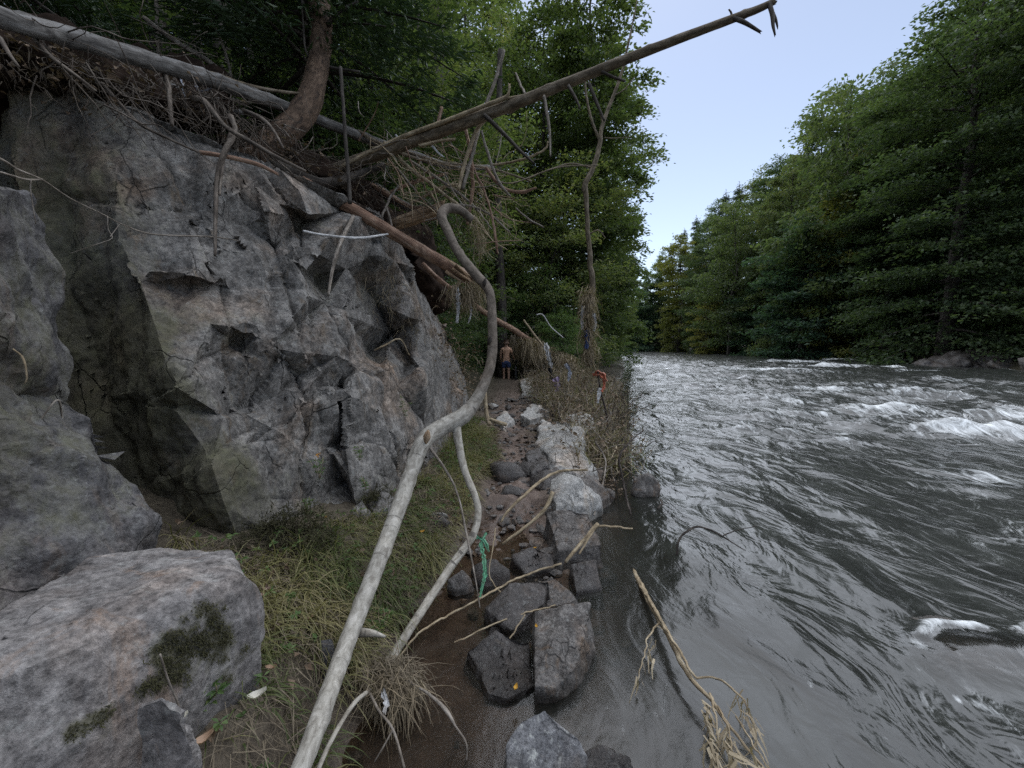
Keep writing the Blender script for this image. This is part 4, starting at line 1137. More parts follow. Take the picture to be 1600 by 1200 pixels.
# stones in the grass by the big boulder
stone([(216, 1100, .74), (252, 1087, .77), (288, 1108, .72), (270, 1150, .62), (224, 1148, .64)], .2, S['boulder'], 'rounded grey stone leaning on the mossy front of the big boulder', 51, group=None)
stone([(240, 1155, .6), (285, 1140, .6), (305, 1182, .52), (250, 1205, .52)], .2, S['boulder'], 'low grey stone below the rounded stone by the big boulder', 52, group=None)
stone([(500, 1000, .36), (518, 996, .38), (524, 1012, .33), (504, 1018, .32)], .1, S['block'], 'small grey pebble lying against the bare pole in the grass', 53, cell=.008, amp=.008, group=None)
stone([(575, 785, .42), (600, 765, .5), (622, 782, .44), (610, 800, .36), (585, 805, .36)], .15, S['cliff'], 'mossy broken rock at the foot of the rock face behind the bare pole', 54, group=None)
stone([(545, 795, .44), (566, 778, .5), (580, 800, .42), (560, 815, .36)], .15, S['cliff'], 'angular rock at the foot of the rock face beside the weed tuft', 55, group=None)

# boulders of the far bank
def far_stone(px, py, d, w, h, dep, mat, label, seed, flat=False):
    b = W(px, py, d) if flat is False else np.array([flat[0], flat[1], 0.]); b[2] = -.2
    g = np.random.default_rng(seed)
    pts = []
    for k in range(14):
        a = g.uniform(0, 6.28)
        pts.append(b + [math.cos(a) * w / 2 * g.uniform(.7, 1), math.sin(a) * dep / 2 * g.uniform(.7, 1), g.choice([0, h * .6, h]) * g.uniform(.8, 1.1) + .1])
    V, F = hull_rock(np.array(pts), .28, seed, .12, 1.2)
    tag(mk('river_boulder', V, F, mat, attrs=dict(moss=np.zeros(len(V)))), label, 'boulder', 'boulders on the far bank')
far_stone(1168, 552, 58, 2.2, 1.7, 1.8, M['stone_pale'], 'pale upright boulder at the far waterline', 61)
far_stone(1208, 552, 57, 6.5, 1.9, 3, M['stone_brown'], 'long grey boulder right of the pale boulder at the far waterline', 62)
far_stone(1090, 552, 75, 4, 1.0, 3, M['stone_brown'], 'low boulder at the far waterline left of the pale boulder', 63)
far_stone(1280, 556, 50, 5, .9, 3, M['stone_wet'], 'low dark boulder at the far waterline right of the long grey boulder', 64)
for i, (x0, x1, y0, y1, dd, lab) in enumerate([(1420, 1600, 575, 562, 29.5, 'lowest layered rock ledge with foaming water at its tip'), (1470, 1620, 556, 546, 31, 'middle pale layered rock ledge on the far bank'),
                                          (1520, 1680, 544, 524, 33, 'uppermost layered rock ledge under the dark trees'), (1560, 1720, 580, 566, 27, 'layered rock ledge nearest along the far bank')]):
    a, b = W(x0, y0, dd), W(x1, y1 - 6, dd - 2.5)
    pts = []
    for t in np.linspace(0, 1, 6):
        p = a + (b - a) * t
        hh = 1.5 * (t * (1.3 - t)) ** .5
        for off, z in ((-.8, 0), (-.4, hh * .7), (1.2, hh), (3.5, hh), (3.5, -.6), (-.9, -.8)):
            pts.append([p[0] + off * .9, p[1] + off * .5 + random.uniform(-.2, .2), max(p[2], .0) * .6 - .1 + z + random.uniform(-.1, .1)])
    V, F = hull_rock(np.array(pts), .2, 70 + i, .25, 1.4)
    tag(mk('rock_ledge', V, F, M['stone_wet'], attrs=dict(moss=np.zeros(len(V)))), lab, 'rock', 'layered rock ledges on the far bank')

for i in range(26):
    p, nrm = along_rb(42 + i * 3.1 + random.uniform(-1, 1))
    q = p + nrm * random.uniform(-.3, .7)
    w = random.uniform(.8, 2.6)
    far_stone(0, 0, 0, w, w * random.uniform(.35, .6), w * .8, M[random.choice(['stone_brown', 'stone_brown', 'stone_pale'])], 'brownish boulder at the waterline below the trees of the far bank', 200 + i, flat=q)
# small broken stones between path and river: six shapes, copied
PR = []
for k in range(6):
    g = np.random.default_rng(300 + k)
    pts = g.normal(0, 1, (16, 3)); pts /= np.linalg.norm(pts, axis=1)[:, None]; pts *= [1, g.uniform(.6, .9), g.uniform(.4, .65)]
    V, F = hull_rock(pts * .5, .12, 300 + k, .07, 2.2, 0)
    PR.append(mesh_data('stone', V, F, M[['stone_brown', 'stone_pale', 'stone_wet', 'stone_brown', 'stone_wet', 'stone_brown'][k]], attrs=dict(moss=np.zeros(len(V)))))
for i in range(120):
    y = random.uniform(1.9, 9.5)
    x = np.interp(y, [0, 2, 3, 4, 6, 9.5], [.32, .34, .42, .55, .9, 1.5]) + random.gauss(0, 1) * np.interp(y, [0, 4, 9], [.16, .26, .55])
    if random.random() < .10: x = np.interp(y, [0, 2, 4, 6, 9.5], [-.3, -.3, -.15, -.1, -.1]) + random.gauss(0, .22)
    o = bpy.data.objects.new('stone', random.choice(PR)); COL.objects.link(o)
    sz = random.choice([.05, .07, .09, .12, .16, .2]) * (.8 + .10 * y)
    o.location = (x, y, gz(x, y) + sz * .12); o.scale = (sz * 2, sz * 2, sz * 2)
    o.rotation_euler = (random.uniform(-.5, .5), random.uniform(-.5, .5), random.uniform(0, 6.28))
    nl = min(NAMED[:19], key=lambda q: (q[0][0] - x) ** 2 + (q[0][1] - y) ** 2)[1]
    nl = ' '.join(nl.split()[:4 if nl.split()[3:4] != ['with'] else 3])
    if nl.split()[-1] in ('in', 'at', 'by', 'beside', 'under', 'off', 'with', 'between', 'tilted', 'wedged', 'crossed', 'standing', 'right'): nl = ' '.join(nl.split()[:-1])
    tag(o, 'small broken stone beside the ' + nl, 'stone', 'small broken stones along the path')

# pebbles and mud lumps on the path: nobody could count them
def pebbles():
    mb = MB()
    ico = bmesh.new(); bmesh.ops.create_icosphere(ico, subdivisions=1, radius=1)
    iv = np.array([v.co[:] for v in ico.verts]); it = np.array([[v.index for v in f.verts] for f in ico.faces]); ico.free()
    n = 1500
    y = rng.uniform(1.2, 14, n) ** 1.0
    x = np.interp(y, [0, 2, 4, 6, 9, 14], [.25, .25, .3, .35, .5, 1.2]) + rng.normal(0, 1, n) * np.interp(y, [0, 4, 14], [.35, .35, .9])
    z = land(x, y)[0]
    for i in range(n):
        s = rng.uniform(.008, .035) * (1 + .05 * y[i]) * (2.0 if rng.random() < .08 else 1)
        v = iv * [s * rng.uniform(.8, 1.5), s * rng.uniform(.8, 1.4), s * rng.uniform(.4, .8)] * (1 + .25 * rng.normal(0, 1, (len(iv), 1)))
        mb.add(v + [x[i], y[i], z[i] + s * .25], T=it)
    o = mb.build('gravel', M['stone_brown'], smooth=False)
    tag(o, 'loose brown pebbles strewn between the muddy path and the river', 'gravel', kind='stuff')
pebbles()
# ------------------------------------------------------------------ driftwood
def path3(pts):
    """pts: (picture x, picture y, metres ahead, width in picture units) -> points and radii"""
    P = np.array([W(p[0], p[1], p[2]) for p in pts])
    R = np.array([pxw(p[2], p[3]) / 2 for p in pts]) * .70
    return P, R
_sd = [100]
def wood(pts, mat, name=None, label=None, cat='stick', group=None, parent=None, segs=8, **kw):
    _sd[0] += 1
    P, R = path3(pts)
    mb = MB()
    kw.setdefault('seed', _sd[0] % 40)
    tube(mb, P, R, segs, **kw)
    o = mb.build(name or 'stick', M[mat], parent)
    if parent is None: tag(o, label, cat, group)
    return o

def onwater(pts):
    """pts: (picture x, picture y, height, width) -> the same with metres ahead instead of height"""
    return [(a, b, float(G(a, b, z)[1]), w) for a, b, z, w in pts]

# bare curved pole in the foreground, its fork and its hooked dark end
pole = wood([(385, 1360, .92, 52.8), (472, 1195, 1.12, 49.3), (540, 1010, 1.62, 42.2), (602, 850, 2.15, 37.8), (640, 745, 2.55, 34.3), (662, 690, 2.75, 37.8), (690, 668, 2.9, 37.8), (726, 648, 3.02, 36.1), (752, 610, 3.15, 25.1),
             (768, 560, 3.3, 22.2), (769, 500, 3.42, 20.0), (764, 455, 3.52, 20.0), (742, 428, 3.6, 21.4), (716, 395, 3.7, 20.0), (700, 362, 3.8, 19.2), (690, 338, 3.92, 20.7), (698, 326, 4.02, 20.0), (718, 328, 4.1, 18.5), (738, 344, 4.16, 16.3)],
            'pole_main', 'bare_branch_pole', 'long bare pale branch curving from the grass up to a hooked dark end', 'branch', seed=0, segs=20, rough=.055, knots=20, knot_h=.14, step=.018)
wood([(711, 655, 2.97, 22.9), (716, 690, 2.92, 19.4), (726, 735, 2.86, 16.7), (742, 775, 2.76, 15.8), (747, 802, 2.70, 16.7), (738, 838, 2.6, 17.6), (703, 888, 2.42, 19.4), (652, 965, 2.15, 21.1), (606, 1036, 1.92, 23.8)], 'pole', 'fork', parent=pole, segs=14, knots=6, rough=.05, step=.02)
wood([(560, 988, 1.75, 22.9), (585, 990, 1.74, 14.1), (598, 994, 1.73, 7.0)], 'pole', 'stub', parent=pole, splinter=.02)
wood([(672, 700, 2.72, 6.2), (700, 740, 2.66, 5.3), (716, 776, 2.6, 4.4), (728, 830, 2.5, 5.3), (742, 900, 2.3, 3.5), (750, 950, 2.2, 2.6)], 'stick', 'twig', parent=pole)
# broken places on the pole
for px, py, d, w, rot in ((667, 683, 2.68, 12, .6), (765, 532, 3.27, 8, 0), (757, 442, 3.42, 7, .3)):
    c = W(px, py, d); mb = MB(); s = pxw(d, w)
    tube(mb, [c + np.array([-.2, .3, -.9]) * s, c, c + np.array([.25, -.2, .95]) * s], [s * .2, s * .5, s * .15], 8, step=s * .5)
    mb.build('scar', M['wood_split'] if py > 600 else M['twig_dark'], pole)

# bundle of washed-up grass hanging on the fork
wood(onwater([(608, 1040, .10, 8), (640, 1065, .13, 6), (672, 1086, .15, 6), (697, 1110, .16, 10), (712, 1135, .12, 5), (729, 1165, .07, 5), (725, 1210, -.05, 4)]), 'stick', 'twig', 'thin knobbly twig reaching from the grass bundle into the puddle', 'twig')
wood(onwater([(578, 1078, .14, 9), (556, 1096, .20, 11), (535, 1126, .23, 11), (512, 1168, .25, 12), (490, 1220, .25, 13)]), 'pole', 'stick', 'pale crooked stick below the grass bundle, close beside the bare pole', 'stick', knots=4)
wood(onwater([(576, 1080, .15, 7), (592, 1110, .16, 6), (614, 1140, .15, 6), (632, 1200, .10, 6)]), 'stick', 'twig', 'dark thin twig pointing down from the grass bundle', 'twig')
wood(onwater([(614, 1140, .15, 5), (600, 1165, .12, 4), (585, 1190, .08, 3)]), 'stick', 'twig', 'shortest dark twig forking off below the grass bundle', 'twig')

# grey fallen log along the top of the rock face
log = wood([(-160, -40, 1.8, 56.8), (0, 26, 2.1, 40.4), (90, 52, 2.4, 37.0), (200, 85, 2.8, 34.4), (300, 115, 3.25, 30.1), (400, 150, 3.85, 25.8), (470, 176, 4.35, 21.5), (560, 212, 4.95, 18.9), (640, 240, 5.5, 16.3), (705, 260, 6.0, 13.8), (770, 262, 6.4, 9.5)],
           'log_grey', 'fallen_log', 'long weathered grey log lying along the top of the rock face', 'log', segs=18, knots=20, rough=.06, step=.035)
wood([(298, 112, 3.66, 10), (340, 118, 3.72, 10), (380, 132, 3.9, 9), (430, 142, 4.1, 7), (478, 147, 4.3, 5)], 'bark_log', 'side_branch', parent=log)
wood([(560, 205, 4.92, 8), (590, 222, 5.0, 7), (660, 250, 5.3, 6), (760, 262, 5.9, 5), (830, 283, 6.2, 4)], 'bark_log', 'side_branch', parent=log)
wood([(600, 225, 5.1, 6), (680, 252, 5.4, 6), (760, 275, 5.8, 4), (800, 286, 6.0, 3), (870, 262, 6.3, 3), (935, 258, 6.5, 2)], 'bark_log', 'side_branch', parent=log)
second = wood([(-60, 95, 2.7, 40), (60, 100, 3.0, 36), (180, 120, 3.35, 30), (300, 150, 3.75, 26), (360, 170, 4.0, 24), (372, 176, 4.05, 12)], 'log_grey', 'fallen_log', 'shorter dark grey log tucked under the long weathered log', 'log', segs=14, knots=8, splinter=.06)
wood([(318, 148, 3.78, 14), (345, 165, 3.8, 13), (362, 200, 3.75, 11), (372, 245, 3.65, 9), (384, 272, 3.6, 5)], 'root', 'root', parent=second)
# hanging roots at the edge
RT = 'roots hanging over the rock face'
for pts, lab in [
    ([(360, 182, 3.35, 12), (368, 205, 3.27, 10), (352, 235, 3.0, 11), (340, 275, 2.92, 9), (337, 330, 2.8, 8), (336, 400, 2.66, 5)], 'longest root hanging straight down over the rock face'),
    ([(362, 205, 3.25, 6), (350, 245, 3.0, 6), (343, 305, 2.86, 4)], 'thin root close against the longest hanging root'),
    ([(300, 155, 3.25, 14), (318, 158, 3.2, 13), (335, 178, 3.15, 11), (355, 200, 3.15, 9), (392, 222, 3.0, 9), (430, 244, 3.05, 8), (478, 268, 3.1, 5)], 'bent root crossing in front of the curved red-barked trunk'),
    ([(258, 118, 3.05, 10), (264, 140, 3.0, 9), (266, 170, 2.95, 8), (269, 196, 2.9, 7)], 'short stubby root hanging below the grey logs'),
    ([(380, 172, 3.55, 8), (410, 186, 3.5, 8), (428, 205, 3.45, 6), (443, 232, 3.25, 4)], 'curving root in front of the base of the red-barked trunk'),
    ([(160, 130, 2.88, 7), (190, 165, 2.83, 7), (220, 195, 2.78, 6), (262, 216, 2.78, 5), (310, 238, 2.88, 4)], 'root slanting across the dark overhang'),
    ([(55, 60, 2.33, 9), (75, 85, 2.28, 9), (110, 112, 2.28, 8), (150, 142, 2.33, 5)], 'brown root poking out of the soil overhang'),
    ([(0, 60, 1.98, 10), (15, 85, 1.93, 7), (30, 105, 1.93, 4)], 'dim stub of root at the corner of the soil overhang')]:
    wood(pts, 'root', 'root', lab, 'root', RT, rough=.1, knots=3)
wood([(312, 238, 2.95, 9), (350, 244, 3.02, 9), (400, 256, 3.15, 9), (430, 270, 3.25, 6)], 'wood_peel', 'stick', 'reddish peeled stick lying along the lip of the rock face', splinter=.04)

# curved red-barked trunk growing out of the edge
tr = empty('leaning_spruce', W(400, 260, 4.0), 'living trunk with rough red bark curving up from the edge of the rock face', 'tree')
wood([(330, 300, 3.7, 60), (395, 245, 3.95, 52), (425, 224, 4.1, 54), (462, 190, 4.25, 50), (486, 150, 4.4, 46), (498, 100, 4.55, 43), (502, 50, 4.65, 41), (500, 0, 4.75, 41), (496, -120, 5.0, 38), (490, -400, 5.6, 32), (480, -900, 6.6, 18), (478, -1300, 7.3, 5)],
     'bark_red', 'trunk', parent=tr, segs=22, rough=.10, knots=12, step=.035)
for part in ('limbs', 'crown'):
    o = bpy.data.objects.new(part, PROTO['near_spruce'][part]); COL.objects.link(o); o.parent = tr; o['kind'] = 'stuff'
    o.location = (-.2, 1.5, 1.2); o.scale = (.8, .8, .5)
for pts in [[(515, 105, 4.5, 7), (530, 108, 4.5, 6), (562, 112, 4.5, 4)], [(512, 40, 4.6, 9), (520, 28, 4.6, 7), (540, 12, 4.6, 5), (560, 2, 4.6, 3)], [(492, 100, 4.5, 4), (478, 80, 4.45, 4), (474, 40, 4.5, 4), (470, -20, 4.5, 3)]]:
    wood(pts, 'bark_dark', 'dead_branch', parent=tr)
wood([(532, 105, 4.2, 7), (536, 160, 4.15, 7), (540, 220, 4.1, 8), (545, 280, 4.05, 8), (547, 318, 4.0, 9)], 'bark_dark', 'stick', 'dark upright stick standing before the fallen trunks')

# long straight trunk leaning out over the water
lean = wood([(470, 290, 4.9, 26), (545, 258, 4.75, 26), (640, 222, 4.6, 25), (720, 194, 4.45, 24), (800, 164, 4.3, 22), (900, 124, 4.1, 20), (1000, 84, 3.9, 18), (1100, 46, 3.7, 16), (1180, 16, 3.55, 14), (1206, 4, 3.5, 12)],
            'bark_log', 'leaning_log', 'long straight dead trunk slanting up and out over the river', 'log', segs=16, knots=26, rough=.05, step=.035, splinter=.05)
for pts, mt in [([(530, 262, 4.7, 8), (620, 218, 4.55, 9), (700, 188, 4.4, 9), (760, 164, 4.3, 8), (782, 156, 4.26, 9), (794, 148, 4.24, 6), (796, 132, 4.22, 4)], 'stick_tan'),
                ([(782, 156, 4.26, 6), (800, 152, 4.26, 4), (825, 147, 4.24, 3)], 'stick_tan'),
                ([(655, 228, 4.5, 7), (690, 220, 4.45, 6), (710, 218, 4.4, 6)], 'stick_tan'),
                ([(757, 180, 4.25, 9), (790, 212, 4.15, 8), (812, 235, 4.1, 6), (834, 255, 4.05, 4)], 'bark_dark'),
                ([(850, 150, 4.15, 7), (858, 200, 4.1, 6), (860, 244, 4.05, 3)], 'stick'),
                ([(888, 134, 4.05, 7), (900, 155, 4.0, 6), (906, 170, 4.0, 4)], 'bark_dark'),
                ([(920, 130, 4.0, 8), (932, 160, 3.95, 7), (944, 188, 3.9, 4)], 'bark_dark'),
                ([(940, 112, 4.0, 6), (962, 122, 3.95, 6), (975, 126, 3.9, 4)], 'bark_dark'),
                ([(1146, 28, 3.6, 9), (1165, 36, 3.55, 8), (1188, 50, 3.5, 5)], 'bark_dark'),
                ([(1202, 5, 3.5, 9), (1207, 24, 3.46, 8), (1208, 40, 3.44, 6), (1211, 55, 3.42, 3)], 'bark_dark'),
                ([(1206, 16, 3.48, 6), (1212, 30, 3.45, 5), (1215, 42, 3.44, 3)], 'bark_dark'),
                ([(1140, 34, 3.62, 6), (1143, 22, 3.62, 4), (1140, 16, 3.62, 3)], 'bark_dark')]:
    wood(pts, mt, 'branch_stub', parent=lean, splinter=.02)
# peeled logs
peel = wood([(470, 285, 4.05, 28), (520, 312, 4.2, 26), (560, 332, 4.3, 25), (610, 362, 4.5, 25), (660, 392, 4.7, 25), (700, 415, 4.85, 27), (728, 432, 4.95, 26)], 'wood_peel', 'peeled_log', 'peeled orange-brown log sloping down to a splintered end at the bare pole', 'log', segs=16, rough=.05, splinter=.14, step=.03)
for k, (a, b) in enumerate([((700, 408), (738, 434)), ((706, 420), (744, 446)), ((696, 424), (728, 444)), ((712, 414), (736, 438))]):
    wood([(a[0], a[1], 4.8, 9), ((a[0] + b[0]) / 2, (a[1] + b[1]) / 2, 4.85, 7), (b[0], b[1], 4.9, 2)], 'wood_split', 'splinter', parent=peel, segs=5)
wood([(552, 338, 4.1, 8), (532, 380, 3.65, 8), (520, 420, 3.5, 7), (513, 462, 3.4, 5)], 'stick', 'branch_stub', parent=peel)
pin = wood([(660, 412, 5.6, 10), (690, 440, 5.9, 10), (735, 472, 7.2, 11), (775, 500, 9.5, 12), (800, 514, 12, 13), (830, 533, 14.5, 13), (868, 548, 16, 12)], 'wood_peel', 'peeled_log', 'thinner pinkish peeled log running down behind the bare pole to the debris', 'log', segs=12, splinter=.1)
wood([(706, 460, 6.0, 7), (720, 440, 5.9, 8), (738, 424, 5.8, 7)], 'stick_tan', 'branch_stub', parent=pin)
wood([(474, 361, 3.4, 5), (505, 367, 3.55, 5), (560, 372, 3.85, 6), (606, 366, 4.2, 4)], 'stick_white', 'stick', 'bleached white stick sticking out across the rock face')
# split trunk piece and knot of dark wood behind the hook
wood([(612, 352, 5.0, 24), (645, 342, 4.95, 30), (680, 330, 4.9, 30), (690, 322, 4.85, 14)], 'wood_split', 'broken_trunk', 'short split trunk with torn brown wood beside the hooked branch end', 'log', segs=14, rough=.2, splinter=.1)
wood([(585, 292, 5.2, 20), (615, 312, 5.2, 20), (650, 330, 5.25, 16), (668, 336, 5.3, 10)], 'log_grey', 'broken_trunk', 'stubby grey log lying under the grey fallen log, beside the torn trunk', 'log', segs=12, splinter=.05)
wood([(578, 288, 5.0, 10), (600, 300, 5.0, 12), (625, 315, 5.0, 9), (650, 325, 5.0, 7), (700, 322, 5.0, 5)], 'wood_peel', 'stick', 'reddish stick above the stubby grey log')
wood([(415, 250, 4.0, 22), (460, 272, 4.1, 24), (500, 285, 4.2, 20), (540, 280, 4.5, 18), (600, 258, 4.9, 12)], 'bark_dark', 'fallen_log', 'dark rotten log lying across the foot of the red-barked trunk', 'log', segs=14, rough=.18, knots=6)
# fan of sticks
FAN = 'bare sticks in the driftwood pile'
fan = [
 ([(788, 78, 4.6, 6), (772, 130, 4.6, 7), (752, 185, 4.6, 8), (738, 240, 4.55, 8), (722, 296, 4.5, 9)], 'stick', 'tall straight stick standing upright across the long leaning trunk'),
 ([(764, 176, 4.5, 8), (742, 210, 4.5, 8), (728, 248, 4.5, 8), (716, 296, 4.45, 7)], 'stick_tan', 'slanting tan stick leaning under the long trunk'),
 ([(728, 202, 4.7, 7), (736, 250, 4.75, 8), (738, 300, 4.8, 8), (730, 350, 4.8, 7)], 'wood_peel', 'pinkish vertical stick behind the hooked branch end'),
 ([(752, 205, 4.4, 5), (765, 250, 4.4, 6), (780, 285, 4.4, 6), (798, 308, 4.4, 4)], 'stick', 'curved grey stick hanging from the long trunk'),
 ([(745, 275, 4.4, 5), (757, 300, 4.4, 5), (768, 335, 4.4, 5), (774, 370, 4.4, 6), (778, 398, 4.4, 3)], 'wood_peel', 'thin reddish stick dangling over the hazel leaves'),
 ([(760, 262, 4.5, 7), (784, 292, 4.5, 7), (815, 300, 4.45, 7), (838, 294, 4.4, 4)], 'wood_peel', 'reddish bent stick ending in an upturned tip'),
 ([(600, 222, 4.7, 6), (640, 262, 4.7, 7), (690, 300, 4.7, 7), (740, 340, 4.7, 6), (764, 368, 4.7, 3)], 'stick_tan', 'long tan stick slanting down through the middle of the pile'),
 ([(640, 250, 4.8, 5), (700, 290, 4.8, 6), (740, 322, 4.8, 5), (768, 358, 4.8, 3)], 'stick', 'second slanting stick below the long tan one'),
 ([(610, 300, 5.0, 6), (650, 284, 5.0, 7), (690, 274, 5.0, 6), (700, 270, 5.0, 4)], 'wood_peel', 'reddish crosswise stick under the grey log'),
 ([(640, 318, 4.9, 6), (670, 304, 4.9, 7), (695, 292, 4.9, 7), (716, 288, 4.9, 5)], 'stick_tan', 'tan crosswise stick with broken end'),
 ([(700, 330, 4.7, 4), (720, 320, 4.7, 5), (760, 332, 4.7, 4), (796, 362, 4.7, 3)], 'stick', 'thin bowed stick below the hooked branch end'),
 ([(620, 262, 4.9, 5), (636, 282, 4.9, 5), (650, 300, 4.9, 3)], 'stick', 'short grey stick under the grey log'),
 ([(592, 360, 4.6, 5), (600, 330, 4.6, 5), (615, 300, 4.7, 5), (622, 290, 4.7, 4)], 'stick', 'upright stick beside the stubby grey log'),
 ([(604, 325, 4.5, 5), (613, 355, 4.5, 4)], 'stick', 'stumpy stick leaning on the peeled log'),
 ([(672, 226, 4.5, 5), (686, 240, 4.5, 5), (694, 246, 4.5, 3)], 'stick_white', 'short bleached stick crossing the leaning trunk'),
 ([(618, 212, 4.9, 5), (640, 226, 4.8, 4)], 'stick_white', 'tiny bleached stick near the foot of the leaning trunk'),
 ([(806, 115, 4.8, 4), (812, 130, 4.7, 5), (820, 146, 4.6, 5)], 'stick', 'short curved stick standing up from the leaning trunk'),
 ([(770, 258, 4.4, 5), (812, 250, 4.3, 5), (850, 234, 4.2, 4), (856, 222, 4.2, 3)], 'stick_tan', 'tan twig arching up to the right of the pile'),
 ([(690, 168, 4.7, 7), (686, 190, 4.7, 7), (682, 205, 4.7, 5)], 'wood_peel', 'stub of peeled wood standing on the leaning trunk'),
 ([(806, 325, 4.6, 3), (830, 345, 4.6, 4), (850, 355, 4.6, 3)], 'stick', 'thin twig right of the hooked branch end'),
]
for pts, mt, lab in fan: wood(pts, mt, 'stick', lab, 'stick', FAN, segs=7, rough=.1, knots=3, wob=.006)
g = np.random.default_rng(5)
for i in range(46):
    cx, cy = g.uniform(560, 800), g.uniform(215, 400)
    if cy > 250 + (cx - 560) * .8: cy -= 90
    a = g.choice([g.normal(.7, .25), g.normal(1.35, .25), g.normal(-.35, .3)]); L = g.uniform(22, 75)
    d = g.uniform(4.3, 5.2)
    dx, dy = math.cos(a) * L / 2, math.sin(a) * L / 2
    b = g.normal(0, 5)
    wood([(cx - dx, cy - dy, d + .1, 2.6), (cx + b, cy - b, d, 2.2), (cx + dx, cy + dy, d - .1, 1.2)], g.choice(['stick', 'stick_tan', 'wood_peel']), 'twig', 'thin broken twig caught in the driftwood pile', 'twig', 'thin broken twigs in the driftwood pile', segs=5)
for i in range(26):
    cx = g.uniform(240, 520); cy = 95 + (cx - 240) * .42 + g.uniform(5, 70)
    a = g.choice([g.normal(.6, .3), g.normal(1.4, .3), g.normal(-.2, .3)]); L = g.uniform(25, 80); d = 3.35 + (cx - 240) * .0035
    dx, dy = math.cos(a) * L / 2, math.sin(a) * L / 2
    wood([(cx - dx, cy - dy, d, 3), (cx + g.normal(0, 5), cy, d - .05, 2.6), (cx + dx, cy + dy, d - .02, 1.4)], g.choice(['stick', 'root', 'stick']), 'twig', 'thin twig tangled among the roots at the cliff edge', 'twig', 'thin twigs among the roots', segs=5)
for pts, lab in [([(225, 28, 4.6, 9), (270, 62, 4.6, 10), (320, 92, 4.7, 10), (360, 122, 4.7, 8)], 'pale stick lying on the slope above the grey log'), ([(330, 30, 5, 5), (350, 75, 5, 5), (362, 120, 5, 5)], 'thin leaning sapling stem above the grey log'),
                 ([(243, -40, 5, 7), (246, 40, 5, 7), (248, 90, 5, 7)], 'thin upright stem behind the grey log')]:
    wood(pts, 'stick', 'stick', lab, 'stick')
# dead trunks standing in the wood
SL = 'slim dark trunks in the wood'
for px, d, w, lab in [(268, 9.5, 24, 'thick dark trunk left of the bright gap in the wood'), (303, 11, 12, 'dark trunk beside the bright gap in the wood'), (322, 9, 14, 'dark trunk right of the bright gap in the wood'), (362, 10, 22, 'broad dark trunk nearer to the red-barked tree'), (405, 11, 9, 'slim dark trunk just left of the red-barked tree'), (660, 12, 12, 'dark upright trunk behind the leaning log'), (690, 13, 26, 'stout dark trunk in the shade of the spreading tree'), (782, 16, 14, 'dark trunk rising behind the walker')]:
    b = W(px, 300, d); z0 = gz(b[0], b[1]) - .3
    mb = MB(); r = pxw(d, w) / 2
    tube(mb, [[b[0], b[1], z0], [b[0] + .05, b[1], z0 + 3], [b[0] - .1, b[1] + .1, z0 + 7], [b[0], b[1], z0 + 13]], [r * 1.25, r, r * .85, r * .5], 12, step=.2, rough=.12, seed=int(px))
    o = mb.build('slim_tree', M['bark_dark']); tag(o, lab, 'tree', SL)

# dead vine trailing over the recess
vine = wood([(-60, 225, 1.5, 6), (0, 248, 1.6, 6), (28, 265, 1.68, 5), (66, 281, 1.78, 4), (110, 310, 1.95, 2.6), (165, 337, 2.15, 2.6), (190, 350, 2.3, 2.4), (240, 366, 2.5, 3), (330, 370, 2.75, 3), (372, 376, 2.85, 2)], 'stick', 'dead_vine', 'thin pale dead vine trailing across the dark mossy recess', 'vine', segs=6)
for pts in [[(-40, 262, 1.5, 8), (0, 269, 1.58, 7), (40, 280, 1.7, 7), (66, 280, 1.78, 6)], [(48, 281, 1.72, 5), (48, 300, 1.72, 4), (56, 350, 1.74, 3)], [(168, 338, 2.15, 3), (169, 358, 2.15, 3), (175, 372, 2.15, 2), (150, 382, 2.1, 3), (110, 396, 2.05, 2)], [(187, 350, 2.28, 2), (178, 362, 2.2, 2), (172, 370, 2.16, 2)]]:
    wood([(a, b, c, w * .6) for a, b, c, w in pts], 'stick', 'side_branch', parent=vine, segs=5)
# flood-wrapped bare sapling at the water
sp = empty('bare_sapling', [W(922, 560, 9.5)[0], 9.5, .2], 'bare dead sapling at the water with flood straw and rags wound round its foot', 'tree')
wood([(921, 572, 9.5, 18.7), (920, 520, 9.5, 17.2), (924, 470, 9.5, 14.0), (925, 430, 9.5, 12.5), (919, 370, 9.5, 10.1), (916, 320, 9.5, 10.1), (915, 290, 9.5, 11.7), (926, 265, 9.5, 10.1), (938, 225, 9.5, 9.4), (942, 195, 9.5, 7.8), (958, 150, 9.5, 7.0), (972, 112, 9.5, 5.5), (985, 60, 9.5, 3.9), (995, 0, 9.5, 2.3)], 'bark_log', 'trunk', parent=sp, segs=12, knots=10, wob=.03)
for pts in [[(938, 222, 9.5, 6.2), (925, 190, 9.5, 5.5), (916, 150, 9.5, 4.7), (914, 115, 9.5, 3.1)], [(943, 200, 9.5, 3.9), (935, 165, 9.4, 3.9), (922, 132, 9.3, 3.1)], [(925, 262, 9.5, 3.9), (890, 256, 9.5, 3.9), (850, 268, 9.4, 2.3)], [(922, 365, 9.5, 3.1), (935, 360, 9.4, 3.1), (946, 372, 9.4, 1.6)], [(944, 215, 9.5, 2.3), (960, 216, 9.5, 2.3), (985, 214, 9.5, 1.6)], [(958, 150, 9.5, 3.1), (975, 140, 9.5, 2.3), (992, 120, 9.5, 1.6)]]:
    wood(pts, 'bark_log', 'branch', parent=sp, segs=6)
